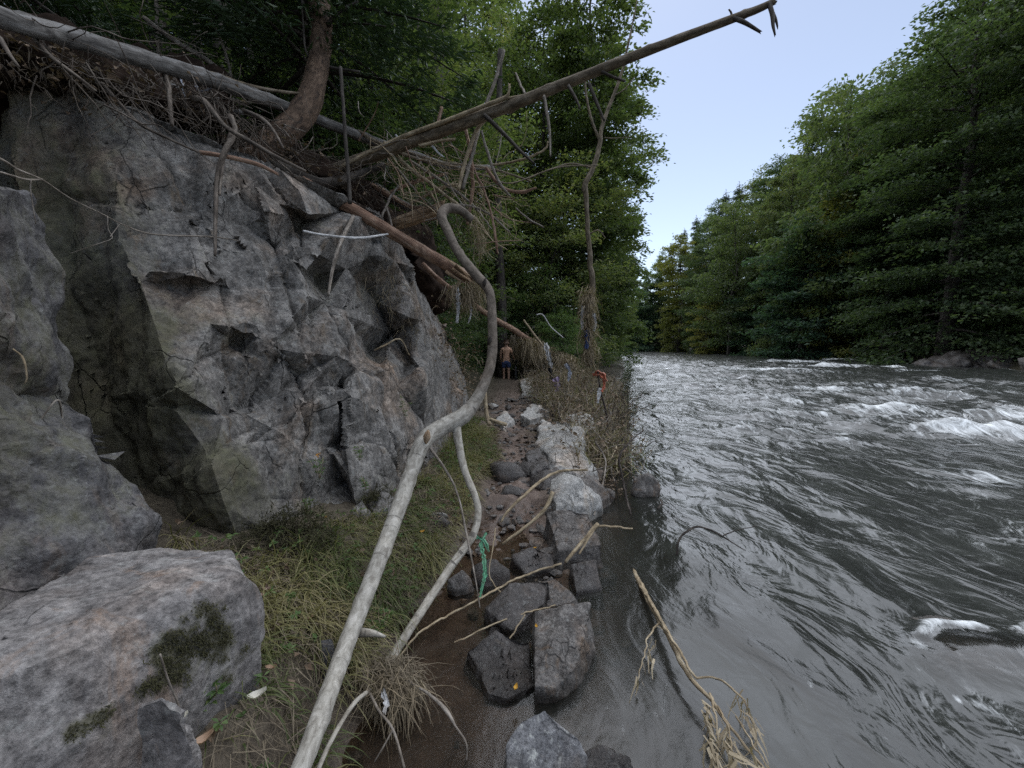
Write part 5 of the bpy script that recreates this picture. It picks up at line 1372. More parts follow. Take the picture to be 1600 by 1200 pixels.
# sticks on and by the path
for pts, mt, lab in [
 ([(757, 612, 5.6, 9), (760, 645, 5.5, 10), (765, 664, 5.4, 9)], 'stick_tan', 'upright broken stick stuck in the ground behind the bare pole'),
 ([(765, 655, 5.2, 8), (780, 660, 5.2, 9), (792, 664, 5.2, 8)], 'stick_tan', 'short tan stick lying on the path'),
 ([(783, 815, 3.1, 5), (800, 792, 3.2, 7), (850, 748, 3.5, 7), (880, 736, 3.6, 6), (918, 734, 3.6, 5)], 'stick_tan', 'long tan stick lying across the path onto the pale pointed stone'),
 ([(785, 850, 2.9, 6), (835, 812, 3.0, 8), (855, 790, 3.05, 9), (864, 768, 3.1, 10)], 'stick_tan', 'greenish broken stem sloping up against the pale pointed stone'),
 ([(935, 818, 2.75, 10), (910, 848, 2.65, 10), (884, 878, 2.55, 7)], 'stick_tan', 'bundle of broken stalks leaning on the chunky brown stone'),
 ([(930, 822, 2.75, 5), (960, 823, 2.7, 5), (988, 826, 2.7, 4)], 'stick_tan', 'yellow stalk pointing out over the water'),
 ([(905, 866, 2.55, 4), (918, 845, 2.62, 5), (932, 822, 2.7, 4)], 'stick_tan', 'thin stalk beside the bundle of broken stalks'),
 ([(620, 1030, 1.95, 4), (660, 985, 2.05, 5), (700, 962, 2.15, 5), (750, 935, 2.25, 5), (800, 908, 2.4, 5), (840, 892, 2.5, 5), (878, 881, 2.55, 5)], 'stick_tan', 'long tan reed stem spanning the puddle to the stones'),
 ([(710, 1005, 2.0, 3), (760, 980, 2.1, 4), (820, 958, 2.2, 4), (868, 946, 2.25, 3)], 'stick_tan', 'yellowish reed stem lying on the wet dark stones'),
 ([(745, 1050, 1.9, 3), (770, 1025, 1.95, 4), (795, 1000, 2.0, 4), (820, 960, 2.1, 3)], 'stick_tan', 'short reed stem on the dark wet slab'),
 ([(930, 690, 4.6, 4), (946, 720, 4.5, 4), (938, 775, 4.0, 4), (928, 805, 3.6, 3)], 'stick', 'crooked twig rising among the water-edge stones'),
 ([(985, 805, 3.0, 5), (975, 760, 3.2, 6), (968, 715, 3.3, 5), (985, 690, 3.4, 4), (1005, 672, 3.5, 3)], 'twig_dark', 'dark crooked twig standing in the shallow edge water'),
 ([(950, 690, 6, 5), (948, 650, 6, 5), (938, 610, 6, 4), (934, 580, 6, 3)], 'twig_dark', 'dark thin stem holding the orange bag'),
 ([(1058, 868, 2.95, 5), (1062, 842, 2.98, 5), (1085, 824, 3.02, 5), (1110, 828, 3.02, 4), (1140, 845, 2.95, 3), (1165, 860, 2.9, 2)], 'twig_dark', 'dark arched twig sticking out of the river'),
 ([(1130, 836, 2.97, 3), (1160, 826, 2.97, 2), (1182, 822, 2.97, 2)], 'twig_dark', 'thin side twig beside the dark arched twig'),
 ([(1028, 795, 3.3, 5), (1034, 788, 3.35, 5), (1032, 780, 3.4, 3)], 'twig_dark', 'tiny dark stick poking out of the river'),
 ([(838, 492, 12, 3), (848, 492, 12, 3), (860, 510, 12, 2.4), (880, 528, 12, 3)], 'stick_white', 'bent white stick above the flood debris'),
 ([(818, 500, 11, 4), (840, 530, 11, 5), (860, 555, 11, 3)], 'stick_tan', 'tan stick slanting before the straw curtain'),
 ([(775, 825, 2.75, 3), (770, 860, 2.6, 3), (765, 900, 2.5, 3), (790, 935, 2.4, 3)], 'stick_tan', 'thin straw hanging beside the green plastic strip'),
 ([(640, 555, 4.4, 2), (625, 530, 4.3, 3), (600, 540, 4.2, 4), (585, 548, 4.2, 3)], 'stick_tan', 'dry twig with curled leaves lodged on the rock face'),
]: wood(pts, mt, 'stick', lab, 'stick', segs=7, wob=.004)
# ------------------------------------------------------------------ grass, straw, litter
def ground_at(x, y): return land(np.asarray(x, float), np.asarray(y, float))[0]

def in_poly(px, py, poly):
    poly = np.array(poly, float); ins = np.zeros(len(px), bool); j = len(poly) - 1
    for i in range(len(poly)):
        xi, yi = poly[i]; xj, yj = poly[j]
        c = ((yi > py) != (yj > py)) & (px < (xj - xi) * (py - yi) / (yj - yi + 1e-12) + xi)
        ins ^= c; j = i
    return ins

def scatter(poly, n):
    """n random ground places inside a polygon of ground points"""
    P = np.array([G(a, b, c)[:2] for a, b, c in poly])
    lo, hi = P.min(0), P.max(0)
    out = np.zeros((0, 2))
    while len(out) < n:
        q = rng.uniform(lo, hi, (n * 2, 2))
        out = np.vstack([out, q[in_poly(q[:, 0], q[:, 1], P)]])
    return out[:n]

GRASS = [(250, 1230, .46), (330, 1080, .46), (395, 965, .46), (300, 940, .5), (262, 862, .5), (380, 872, .45), (470, 845, .40), (545, 815, .36), (600, 800, .34), (650, 745, .33), (700, 700, .32), (725, 655, .3), (775, 655, .27), (778, 700, .22), (745, 760, .2), (700, 835, .2), (660, 905, .14), (630, 960, .08), (600, 1000, .08), (555, 1050, .12), (520, 1110, .14), (490, 1240, .15)]
def grass():
    mb = MB()
    n = 21000
    P = scatter(GRASS, n)
    x, y = P[:, 0], P[:, 1]
    cl = fbm(np.column_stack([x * 3.1, y * 3.1, 0 * x]), 3, 88)
    keep = cl * 1.5 + rng.uniform(-.5, .8, n) > -.32
    x, y, cl = x[keep], y[keep], cl[keep]; n = len(x)
    z = ground_at(x, y) + .01
    lay = np.column_stack([.55 + .5 * fbm(np.column_stack([x * 1.3, y * 1.3, 0 * x]), 2, 90), -.6 + .5 * fbm(np.column_stack([x * 1.3 + 9, y * 1.3, 0 * x]), 2, 91), np.full(n, .0)])
    d = lay * .9 + rng.normal(0, .5, (n, 3)); d[:, 2] = np.abs(rng.normal(.75, .35, n))
    L = rng.uniform(.10, .28, n) * np.clip(1 + .5 * cl, .5, 1.6)
    tint = np.clip(.46 + .34 * fbm(np.column_stack([x * 2.2, y * 2.2, 0 * x]), 3, 92) + rng.normal(0, .16, n), 0, 1)
    strips(mb, np.column_stack([x, y, z]), d, L, rng.uniform(.003, .0075, n) * (1 + .12 * y), 5, rng.uniform(1.0, 2.4, n), tint, curl=.10)
    o = mb.build('grass', M['grass'], smooth=False)
    tag(o, 'flattened green and straw-coloured grass along the foot of the rock face', 'grass', kind='stuff')
    # dry thatch under it
    mb = MB(); n = 9000
    P = scatter(GRASS, n); x, y = P[:, 0], P[:, 1]
    z = ground_at(x, y) + rng.uniform(.004, .05, n)
    d = np.column_stack([.5 + rng.normal(0, .7, n), -.6 + rng.normal(0, .7, n), rng.normal(.12, .2, n)])
    strips(mb, np.column_stack([x, y, z]), d, rng.uniform(.05, .22, n), rng.uniform(.002, .005, n) * (1 + .1 * y), 3, rng.uniform(.1, .6, n), np.clip(rng.normal(.36, .2, n), 0, 1), curl=.12)
    o = mb.build('thatch', M['straw_dark'], smooth=False)
    tag(o, 'matted dry stalks lying under the flattened grass', 'thatch', kind='stuff')
grass()

def tangle(name, cx, n, length, width, mat, label, cat, spread=None, dirs=None, droop=.8, curl=.35, segs=4, tint=(.45, .2)):
    """cx: centres (k,3); strands scattered round them"""
    mb = MB()
    cx = np.asarray(cx, float)
    i = rng.integers(0, len(cx), n)
    p = cx[i] + rng.normal(0, 1, (n, 3)) * np.asarray(spread)
    d = rng.normal(0, 1, (n, 3)) + np.asarray(dirs)
    strips(mb, p, d, rng.uniform(.5, 1.2, n) * length, rng.uniform(.5, 1.3, n) * width, segs, rng.uniform(.3, 1.4, n) * droop, np.clip(rng.normal(tint[0], tint[1], n), 0, 1), curl=curl)
    o = mb.build(name, M[mat], smooth=False)
    tag(o, label, cat, kind='stuff')
    return o

def line(pts, k): 
    P = np.array([W(*p) for p in pts]); return np.array([P[int(t)] + (P[min(int(t) + 1, len(P) - 1)] - P[int(t)]) * (t - int(t)) for t in np.linspace(0, len(P) - 1.001, k)])

tangle('straw_bundle', np.array([G(565 + 50 * t, 1048 - 10 * t, .16 - .03 * t) for t in np.linspace(0, 1, 8)] + [G(612 + 15 * t, 1040 + 30 * t, .13) for t in np.linspace(0, 1, 6)]), 1000, .19, .0038, 'straw_dark', 'muddy bundle of washed-up grass hanging on the fork of the bare pole', 'straw', (.05, .03, .025), (.1, -.1, -.9), 1.6, .3)
tangle('straw_bundle', np.array([G(580 + 55 * t, 1068 + 8 * t, .15) for t in np.linspace(0, 1, 8)]), 420, .22, .0042, 'straw', 'pale wet grass strands trailing from the bundle into the puddle', 'straw', (.05, .03, .03), (.25, -.2, -.9), 1.8, .2)
tangle('straw_clump', line([(712, 450, 4.9), (735, 462, 4.95), (745, 440, 4.9)], 8), 700, .26, .008, 'straw', 'hanging clump of straw under the splintered end of the peeled log', 'straw', (.07, .07, .05), (.0, 0, -2.4), .8, .18, tint=(.5, .2))
tangle('straw_clump', line([(742, 345, 4.4), (752, 385, 4.4)], 6), 260, .16, .006, 'straw', 'hanging tuft of reddish straw by the hooked branch end', 'straw', (.05, .05, .06), (0, 0, -1.6), .8, .2, tint=(.45, .2))
tangle('straw_curtain', line([(822, 530, 13.8), (840, 540, 14.6), (868, 552, 15.6), (890, 560, 14)], 30), 2400, .95, .026, 'straw', 'curtain of dry straw hanging from the pinkish peeled log', 'straw', (.16, .3, .06), (0, 0, -2.2), .8, .22, tint=(.42, .24))
tangle('straw_curtain', line([(806, 524, 15.2), (830, 540, 15.6), (850, 555, 16)], 20), 700, 1.3, .035, 'straw_dark', 'brown straw hanging deeper behind the curtain of dry straw', 'straw', (.25, .4, .1), (0, 0, -2.0), .8, .2)
# flood debris heaped between path and river
dbp = []
for y in np.linspace(5.0, 13.5, 60):
    x0 = np.interp(y, [5, 7, 10, 13.5], [.9, 1.0, .8, .7]); x1 = np.interp(y, [5, 7, 10, 13.5], [1.25, 1.75, 2.55, 3.4]) + .3 * math.sin(y * 3.1) * math.sin(y * 1.7 + 1) + random.uniform(-.15, .25)
    for t in np.linspace(0, 1, 6):
        x = x0 + (x1 - x0) * t
        dbp.append([x, y, max(gz(x, y), 0) + .05 + .10 * math.sin(t * 3.14) * (1 + .7 * math.sin(y * 2.3 + t * 4)) + max(0, y - 7) * .04])
dbp = np.array(dbp)
tangle('flood_debris', dbp, 5200, .40, .012, 'straw', 'heap of dry straw and reeds left by the flood between path and river', 'debris', (.14, .14, .13), (0, -.1, .15), .5, .35, tint=(.40, .25))
tangle('flood_debris', dbp, 2800, .45, .012, 'straw_dark', 'dark brown twigs and stalks matted into the flood debris', 'debris', (.16, .16, .20), (0, 0, .25), .4, .3, tint=(.35, .22))
tangle('bank_grass', dbp, 2600, .40, .010, 'grass', 'green and yellowing grass stems growing up through the flood debris', 'grass', (.2, .25, .06), (0, 0, 1.6), .7, .16, tint=(.45, .25))
def litter(name, P, n, size, mat, label, spread, upd=.9, tint=(.45, .25)):
    mb = MB(); P = np.asarray(P, float)
    i = rng.integers(0, len(P), n)
    C = P[i] + rng.normal(0, 1, (n, 3)) * np.asarray(spread)
    S = size * rng.uniform(.6, 1.3, n)
    leaves(mb, C, rng.normal(0, 1, (n, 3)) * [1, 1, .4], np.array([0, 0, upd]) + rng.normal(0, .5, (n, 3)), S, S * .6, np.clip(rng.normal(tint[0], tint[1], n), 0, 1), .3)
    o = mb.build(name, M[mat], smooth=False); tag(o, label, 'leaves', kind='stuff'); return o
litter('dead_leaves', dbp, 5200, .075, 'dead_leaf', 'withered grey-brown leaves caught in the flood debris', (.2, .2, .22))
pp = np.array([[np.interp(y, [1, 2.5, 5, 9, 15], [-.1, -.2, -.05, -.1, -.15]), y, 0] for y in np.linspace(2.2, 15, 200)])
pts = pp[rng.integers(0, 200, 900)] + rng.normal(0, 1, (900, 3)) * [.42, .15, 0]
pts[:, 2] = ground_at(pts[:, 0], pts[:, 1]) + .035
litter('leaf_litter', pts, 900, .05, 'dead_leaf', 'brown leaves trodden into the muddy path', (.01, .01, .004), 2.2)
g_ = scatter(GRASS, 350); g3 = np.column_stack([g_, ground_at(g_[:, 0], g_[:, 1]) + rng.uniform(.03, .10, 350)])
litter('leaf_litter', g3, 380, .042, 'dead_leaf', 'small withered leaves lying in the flattened grass', (.01, .01, .01), 1.4, (.6, .25))
g_ = scatter(GRASS, 260); g3 = np.column_stack([g_, ground_at(g_[:, 0], g_[:, 1]) + rng.uniform(.05, .13, 260)])
mb = MB(); i_ = np.repeat(np.arange(260), 6); n = len(i_)
A = rng.normal(0, 1, (n, 3)) * [1, 1, .3]; A /= np.linalg.norm(A, axis=1)[:, None]
leaves(mb, g3[i_] + A * .018, A, np.array([0, 0, 1]) + rng.normal(0, .35, (n, 3)), rng.uniform(.02, .045, n), rng.uniform(.010, .022, n), np.clip(rng.normal(.5, .25, n), 0, 1))
tag(mb.build('ground_weeds', M['leaf_bright'], smooth=False), 'small broad-leaved weeds growing in the flattened grass', 'weeds', kind='stuff')
# litter and duff on the driftwood ledges and soil overhang
rl = np.vstack([line([(20, 90, 2.6), (150, 125, 2.95), (330, 180, 3.5)], 40), line([(400, 230, 3.9), (470, 255, 4.2), (560, 300, 4.7), (640, 370, 5.6)], 40)])
tangle('root_tangle', rl, 1300, .15, .005, 'straw_dark', 'fine roots and duff hanging from the overhanging soil at the cliff edge', 'roots', (.12, .14, .09), (.2, -.2, -.9), .9, .3, tint=(.25, .2))
litter('dead_leaves', rl, 700, .05, 'dead_leaf', 'withered leaves caught among roots at the cliff edge', (.14, .14, .10))
tangle('straw_tuft', line([(585, 440, 4.6), (640, 520, 5.0), (700, 560, 6.0), (725, 600, 7.0)], 20) + np.array([.12, -.12, 0]), 380, .22, .006, 'straw', 'dry plant remains stuck to the right part of the rock face', 'straw', (.12, .12, .18), (0, 0, -1.2), .8, .35, tint=(.4, .2))
litter('dead_leaves', line([(680, 500, 5.7), (700, 600, 5.9), (720, 620, 6.6), (725, 540, 7)], 20) + np.array([.15, -.15, 0]), 420, .05, 'dead_leaf', 'curled dead leaves clinging to the right end of the rock face', (.14, .2, .22))
# fine broken twigs
def twig_mass(name, cx, n, L, r, mat, label, spread, dirs):
    mb = MB(); cx = np.asarray(cx, float)
    for k in range(n):
        p = cx[rng.integers(0, len(cx))] + rng.normal(0, 1, 3) * np.asarray(spread)
        d = rng.normal(0, .8, 3) + np.asarray(dirs); d /= np.linalg.norm(d)
        l = L * rng.uniform(.4, 1.2); e = p + d * l
        m = (p + e) / 2 + rng.normal(0, l * .07, 3) - np.array([0, 0, l * .06])
        rr = r * rng.uniform(.5, 1.4)
        tube(mb, [p, (p + m) / 2 + rng.normal(0, l * .04, 3), m, (m + e) / 2 + rng.normal(0, l * .05, 3), e], [rr, rr * .9, rr * .8, rr * .6, rr * .35], 4, step=l / 4, rough=0, seed=k % 30)
    o = mb.build(name, M[mat]); tag(o, label, 'twigs', kind='stuff')
top_edge = np.vstack([line([(30, 70, 2.3), (150, 105, 2.7), (300, 150, 3.4), (400, 190, 3.9)], 40), line([(400, 200, 4.0), (480, 255, 4.2), (560, 290, 4.6), (640, 330, 5.0), (700, 330, 5.0)], 50)])
twig_mass('twig_litter', top_edge, 240, .5, .004, 'root', 'thin broken twigs heaped along the edge on top of the rock face', (.16, .2, .10), (.8, .2, -.45))
twig_mass('twig_litter', line([(575, 240, 4.8), (660, 265, 5.0), (740, 290, 5.0), (770, 330, 4.9)], 40), 170, .6, .004, 'stick_tan', 'thin tan twigs spread through the driftwood pile', (.14, .2, .16), (.7, .1, -.6))
twig_mass('twig_litter', line([(250, 120, 3.3), (330, 160, 3.5), (400, 215, 3.8)], 30), 160, .45, .005, 'root', 'root ends dangling along the edge above the rock face', (.14, .12, .07), (.1, -.2, -1.2))
twig_mass('twig_litter', dbp, 900, .55, .006, 'stick', 'grey twigs strewn through the flood debris', (.2, .25, .16), (0, 0, .35))
# moss tuft at the foot of the rock face
def moss_tuft(c, rad, n, label):
    mb = MB()
    a = rng.normal(0, 1, (n, 3)); a /= np.linalg.norm(a, axis=1)[:, None]
    a[:, 2] = np.abs(a[:, 2])
    P = np.array(c) + a * rad * (rng.uniform(.6, 1.0, n) * (1 + .55 * fbm(a * 2.3, 3, 7)))[:, None]
    strips(mb, P, a + rng.normal(0, .5, (n, 3)), rng.uniform(.02, .06, n), np.full(n, .006), 3, rng.uniform(.5, 1.5, n), np.clip(rng.normal(.45, .25, n), 0, 1), curl=.2)
    o = mb.build('moss_tuft', M['moss'], smooth=False); tag(o, label, 'moss', kind='stuff')
b = G(448, 862, .42); b[2] = ground_at([b[0]], [b[1]])[0]
moss_tuft(b, np.array([.30, .22, .20]), 3800, 'dark brown-green moss clump at the foot of the rock face')
b = G(590, 790, .36); moss_tuft(b, np.array([.14, .12, .14]), 1200, 'dark moss clump in the hollow under the rock face')

# moss fronds on the boulder
me_ = BOULDER.data
bv = np.array([v.co[:] for v in me_.vertices]) + np.array(BOULDER.location); bn = np.array([v.normal[:] for v in me_.vertices])
bm_ = np.array([d.value for d in me_.attributes['moss'].data])
sel = np.where((bm_ > .6) & ((bn * (np.array([0, 0, CAM_Z]) - bv)).sum(1) > 0))[0]
if len(sel):
    i_ = sel[rng.integers(0, len(sel), 3500)]
    mb = MB(); n = len(i_)
    strips(mb, bv[i_] + rng.normal(0, .006, (n, 3)), bn[i_] + rng.normal(0, .5, (n, 3)), rng.uniform(.004, .015, n), np.full(n, .0035), 2, rng.uniform(.3, 1.2, n), np.clip(rng.normal(.45, .25, n), 0, 1), curl=.2)
    o = mb.build('moss', M['moss'], BOULDER, smooth=False); o['kind'] = 'stuff'

# leaves large enough to tell apart
def single_leaf(px, py, z, size, mat, label, rot, curl=.5):
    c = G(px, py, z); size *= .72
    if z > .28: c[2] = max(c[2], gz(c[0], c[1]) + .05)
    u = np.linspace(-1, 1, 7); prof = np.array([.05, .55, .9, 1, .8, .45, .04])
    ca, sa = math.cos(rot), math.sin(rot)
    V = []
    for i, a in enumerate(u):
        for s in (-1, -.5, 0, .5, 1):
            x, y = a * size * .5, s * prof[i] * size * .30 * (1 + .12 * math.sin(i * 5 + s * 3))
            zz = curl * size * (.5 * s * s + .35 * a * a) + .002
            V.append([c[0] + x * ca - y * sa, c[1] + x * sa + y * ca, c[2] + zz])
    o = mk('fallen_leaf', V, grid_faces(5, 7), mat, attrs=dict(tint=np.full(35, .5)))
    tag(o, label, 'leaf', 'single fallen leaves')
for a in [(660, 832, .30, .055, M['yellow_leaf'], 'yellow leaf lying in the grass left of the fork', .6), (838, 980, .265, .036, M['yellow_leaf'], 'small yellow leaf on the flat standing stone', 1.8), (836, 857, .19, .038, M['yellow_leaf'], 'yellow leaf on the dark low stone', .3),
          (424, 1046, .42, .06, M['tan_leaf'], 'orange-tan leaf in the grass beside the big boulder', .2), (806, 1076, .10, .05, M['yellow_leaf'], 'orange leaf at the foot of the dark wet slab', 1.2), (402, 1090, .44, .085, M['white_leaf'], 'whitish curled leaf in the grass right of the boulder', .7),
          (418, 934, .46, .06, M['pink_leaf'], 'larger pinkish leaf at the corner of the boulder', .3), (412, 946, .45, .05, M['pink_leaf'], 'smaller pinkish leaf tucked under the larger pinkish one', 2.2), (318, 1085, .5, .065, M['white_leaf'], 'pale greenish leaf below the mossy patch of the boulder', .5),
          (282, 1128, .58, .06, M['white_leaf'], 'white torn leaf on the rounded stone by the boulder', 1.2), (318, 1160, .45, .08, M['tan_leaf'], 'brown curled leaf low in the grass by the boulder', 1.0), (510, 820, .42, .05, M['yellow_leaf'], 'yellow leaf at the moss clump under the rock face', 1.4),
          (790, 722, .2, .07, M['tan_leaf'], 'orange-brown leaf in the middle of the muddy path', .2), (485, 975, .36, .05, M['tan_leaf'], 'brown leaf in the grass close to the pole stub', .8)]: single_leaf(*a)

# weeds growing on the rock face and in the grass
def weed(base, h, n, mat, label, flower=False, seed=1, leaf=.035):
    g = np.random.default_rng(seed)
    t = empty('weed', base, label, 'weed', 'weeds at the rock face')
    ms, ml = MB(), MB()
    for k in range(n):
        e = np.array(base) + [g.normal(0, h * .22), g.normal(0, h * .15), h * g.uniform(.65, 1.0)]
        P, R = tube(ms, [base, (np.array(base) + e) / 2 + g.normal(0, h * .06, 3), e], [.0025, .002, .001], 4, step=h / 6, rough=0)
        m = 18
        u = g.uniform(.15, 1, m); i = (u * (len(P) - 1)).astype(int)
        A = g.normal(0, 1, (m, 3)); A[:, 2] = np.abs(A[:, 2]) * .4
        A /= np.linalg.norm(A, axis=1)[:, None]
        leaves(ml, P[i] + A * leaf * .5, A, np.array([0, 0, 1]) + g.normal(0, .4, (m, 3)), leaf * g.uniform(.6, 1.2, m), leaf * .3, np.clip(g.normal(.5, .25, m), 0, 1))
    ms.build('stem', M['leaf_bright'] if False else M['stick_tan'], t)
    o = ml.build('foliage', M[mat], t, smooth=False); o['kind'] = 'stuff'
    if flower:
        mf = MB(); c = np.array(base) + [0, 0, h * .8]
        A = g.normal(0, 1, (14, 3)); leaves(mf, c + A * .007, A, g.normal(0, 1, (14, 3)), .018, .008, np.full(14, .5))
        mf.build('flower', M['bud'], t)
def onface(px, py, d): return W(px, py, d)
weed(onface(500, 748, 2.86), .24, 4, 'leaf_bright', 'green weed with a small orange flower on the rock face', True, 1)
weed(onface(480, 810, 2.55), .16, 4, 'leaf_bright', 'low leafy weed at the foot of the rock face', False, 2)
weed(onface(562, 720, 3.05), .16, 3, 'leaf_bright', 'small weed in a crack beside the reddish rock', False, 3)
weed(onface(632, 650, 3.7), .22, 3, 'leaf_bright', 'wispy weed at the lower right of the rock face', False, 4)
weed(onface(572, 765, 3.0), .12, 3, 'leaf_bright', 'tiny weed on the angular rock', False, 5)
weed(G(520, 860, .38), .20, 5, 'leaf_bright', 'fresh green weed in the grass by the moss clump', False, 6, .05)
weed(G(330, 1095, .5), .12, 5, 'leaf_bright', 'bright weed sprouting beside the mossy boulder front', False, 7, .045)
weed(G(598, 985, .22), .14, 4, 'leaf_bright', 'green weed at the puddle edge behind the pole', False, 8)
weed(onface(185, 770, 1.86), .10, 3, 'straw' if False else 'leaf_bright', 'tiny weed on the grey rock block', False, 9, .03)
wood([(20, 545, 1.40, 3), (36, 560, 1.42, 4), (42, 590, 1.42, 3), (38, 600, 1.42, 2)], 'stick_tan', 'twig', 'dry grass stem drooping on the leaning grey block', 'twig')
wood([(60, 660, 1.6, 3), (90, 625, 1.66, 4), (100, 660, 1.7, 3), (130, 715, 1.72, 2), (170, 770, 1.74, 2)], 'stick', 'twig', 'thin dry vine across the leaning grey block', 'twig')
wood([(250, 1022, .98, 4), (262, 1060, 1.0, 4), (278, 1100, 1.02, 4), (290, 1145, 1.03, 3)], 'stick', 'twig', 'thin dark twig leaning on the mossy patch of the boulder', 'twig')

# ------------------------------------------------------------------ rags and plastic left by the flood
def rag(name, pts, width, mat, label, seed, drop=(0, 0, -1), n=9, cat='rag', ragged=.5, group=None):
    width = width * .8
    """torn strip following pts, crumpled"""
    g = np.random.default_rng(seed)
    P = spline(np.array(pts, float), max(.01, width * .22))
    k = len(P)
    T = np.gradient(P, axis=0); T /= np.linalg.norm(T, axis=1)[:, None] + 1e-9
    view = np.array([P[:, 0].mean(), P[:, 1].mean(), 0]); view /= np.linalg.norm(view)
    S = np.cross(T, view); S /= np.linalg.norm(S, axis=1)[:, None] + 1e-9
    V = []
    for i in range(k):
        w = width * (.55 + .45 * abs(math.sin(i * .9 + seed))) * (1 - .5 * (i / k) ** 3) * g.uniform(1 - ragged, 1)
        for j in range(n):
            s = j / (n - 1) - .5
            V.append(P[i] + S[i] * s * w + view * w * (.28 * math.sin(s * 11 + i * .35 + seed) + .12 * g.normal()))
    o = mk(name, V, grid_faces(n, k), M[mat]); tag(o, label, cat, group); return o
rag('plastic_strip', [W(760, 832, 2.55), W(752, 850, 2.5), W(756, 872, 2.45), W(758, 895, 2.4), W(754, 915, 2.36), W(750, 935, 2.32)], .055, 'plastic_green', 'green plastic strip hanging from the fork of the bare pole', 3, cat='plastic', ragged=.6)
rag('plastic_strip', [W(745, 838, 2.54), W(757, 846, 2.5), W(764, 862, 2.48)], .05, 'plastic_green', 'crumpled upper scrap of green plastic on the fork', 5, cat='plastic', ragged=.6)
rag('white_rag', [G(598, 1080, .20), G(604, 1095, .19), G(600, 1114, .17)], .05, 'plastic_white', 'torn white plastic scrap caught in the grass bundle', 4, cat='plastic', ragged=.6)
rag('white_rag', [W(714, 448, 4.82), W(716, 475, 4.8), W(714, 505, 4.78)], .09, 'plastic_white', 'white rag hanging in the straw under the splintered log', 6)
rag('white_rag', [W(735, 470, 4.9), W(736, 488, 4.88), W(732, 505, 4.86)], .05, 'plastic_white', 'smaller whitish strip beside the white rag', 7)
rag('white_rag', [W(852, 536, 11), W(857, 555, 10.9), W(862, 575, 10.8)], .24, 'plastic_white', 'white crumpled cloth hanging at the end of the straw curtain', 8)
rag('dark_rag', [W(858, 575, 11), W(862, 590, 10.9), W(860, 602, 10.8)], .26, 'rubber', 'black plastic hanging below the white crumpled cloth', 9, cat='plastic')
rag('purple_rag', [W(868, 590, 9.5), W(872, 600, 9.4), W(870, 612, 9.3)], .26, 'plastic_purple', 'purple rag in the flood debris', 10)
rag('blue_rag', [W(884, 568, 10), W(890, 580, 9.9), W(888, 596, 9.8)], .2, 'plastic_blue', 'pale bluish rag in the flood debris', 11)
rag('orange_bag', [W(926, 586, 6.05), W(938, 584, 6), W(948, 596, 5.95)], .16, 'plastic_orange', 'orange plastic bag snagged on the dark stem at the water', 12, cat='bag')
rag('orange_bag', [W(944, 592, 6.0), W(944, 604, 5.95), W(940, 612, 5.9)], .09, 'plastic_orange', 'torn lower shred of orange plastic on the dark stem', 13, cat='bag')
rag('white_rag', [W(937, 606, 5.95), W(936, 616, 5.9), W(934, 630, 5.85)], .12, 'plastic_white', 'white rag hanging under the orange plastic bag', 14)
rag('white_rag', [W(912, 478, 9.35), W(909, 500, 9.3), W(910, 515, 9.3)], .18, 'plastic_white', 'long white rag on the left of the bare sapling', 15)
rag('white_rag', [W(928, 490, 9.3), W(930, 505, 9.3), W(928, 518, 9.3)], .14, 'plastic_white', 'white rag on the right of the bare sapling', 16)
rag('dark_rag', [W(916, 516, 9.3), W(918, 530, 9.25), W(916, 545, 9.2)], .2, 'denim', 'dark cloth wrapped low on the bare sapling', 17)
rag('plastic_strip', [W(305, 130, 3.4), W(312, 142, 3.38), (W(330, 138, 3.4))], .04, 'plastic_blue', 'pale torn plastic strip on the roots under the grey log', 18, cat='plastic', ragged=.6)
rag('plastic_strip', [W(282, 118, 3.4), W(285, 135, 3.38), W(290, 152, 3.36)], .035, 'plastic_blue', 'thin pale plastic shred beside the stubby hanging root', 19, cat='plastic', ragged=.6)
# straw wound round the sapling
tangle('straw_wrap', line([(918, 455, 9.4), (920, 500, 9.4), (920, 560, 9.4)], 20), 1500, .34, .014, 'straw', 'straw and bark wound round the foot of the bare sapling', 'straw', (.09, .09, .12), (0, 0, -1.6), .6, .25, tint=(.48, .2))

# twigs with sparse leaves at the water's edge
def twiggy(base, h, spread, n, nl, label, seed, leaf=.035, lean=(.3, 0)):
    g = np.random.default_rng(seed)
    t = empty('bare_shrub', base, label, 'shrub', 'thin shrubs at the water')
    ms, ml = MB(), MB()
    for k in range(n):
        b = np.array(base) + g.normal(0, spread * .25, 3) * [1, 1, 0]
        e = b + [g.normal(lean[0], .6) * spread, g.normal(lean[1], .6) * spread, h * g.uniform(.4, 1)]
        m = (b + e) / 2 + [0, 0, h * .15]
        P, R = tube(ms, [b, m, e], [.006, .0045, .002], 4, step=.06, rough=0, wob=.012, seed=seed + k)
        for q in range(4):
            i = int(g.uniform(.3, .95) * (len(P) - 1)); e2 = P[i] + g.normal(0, .14 * h, 3)
            P2, _ = tube(ms, [P[i], (P[i] + e2) / 2 + g.normal(0, .02, 3), e2], [.003, .0025, .0012], 4, step=.05, rough=0)
            C = P2[g.integers(0, len(P2), nl)] + g.normal(0, .02, (nl, 3))
            leaves(ml, C, g.normal(0, 1, (nl, 3)), g.normal(0, 1, (nl, 3)) + [0, 0, .8], leaf * g.uniform(.6, 1.3, nl), leaf * .55, np.clip(g.normal(.35, .25, nl), 0, 1))
    o = ms.build('twigs', M['twig_dark'], t); o['kind'] = 'stuff'
    o = ml.build('foliage', M['dead_leaf'], t, smooth=False); o['kind'] = 'stuff'
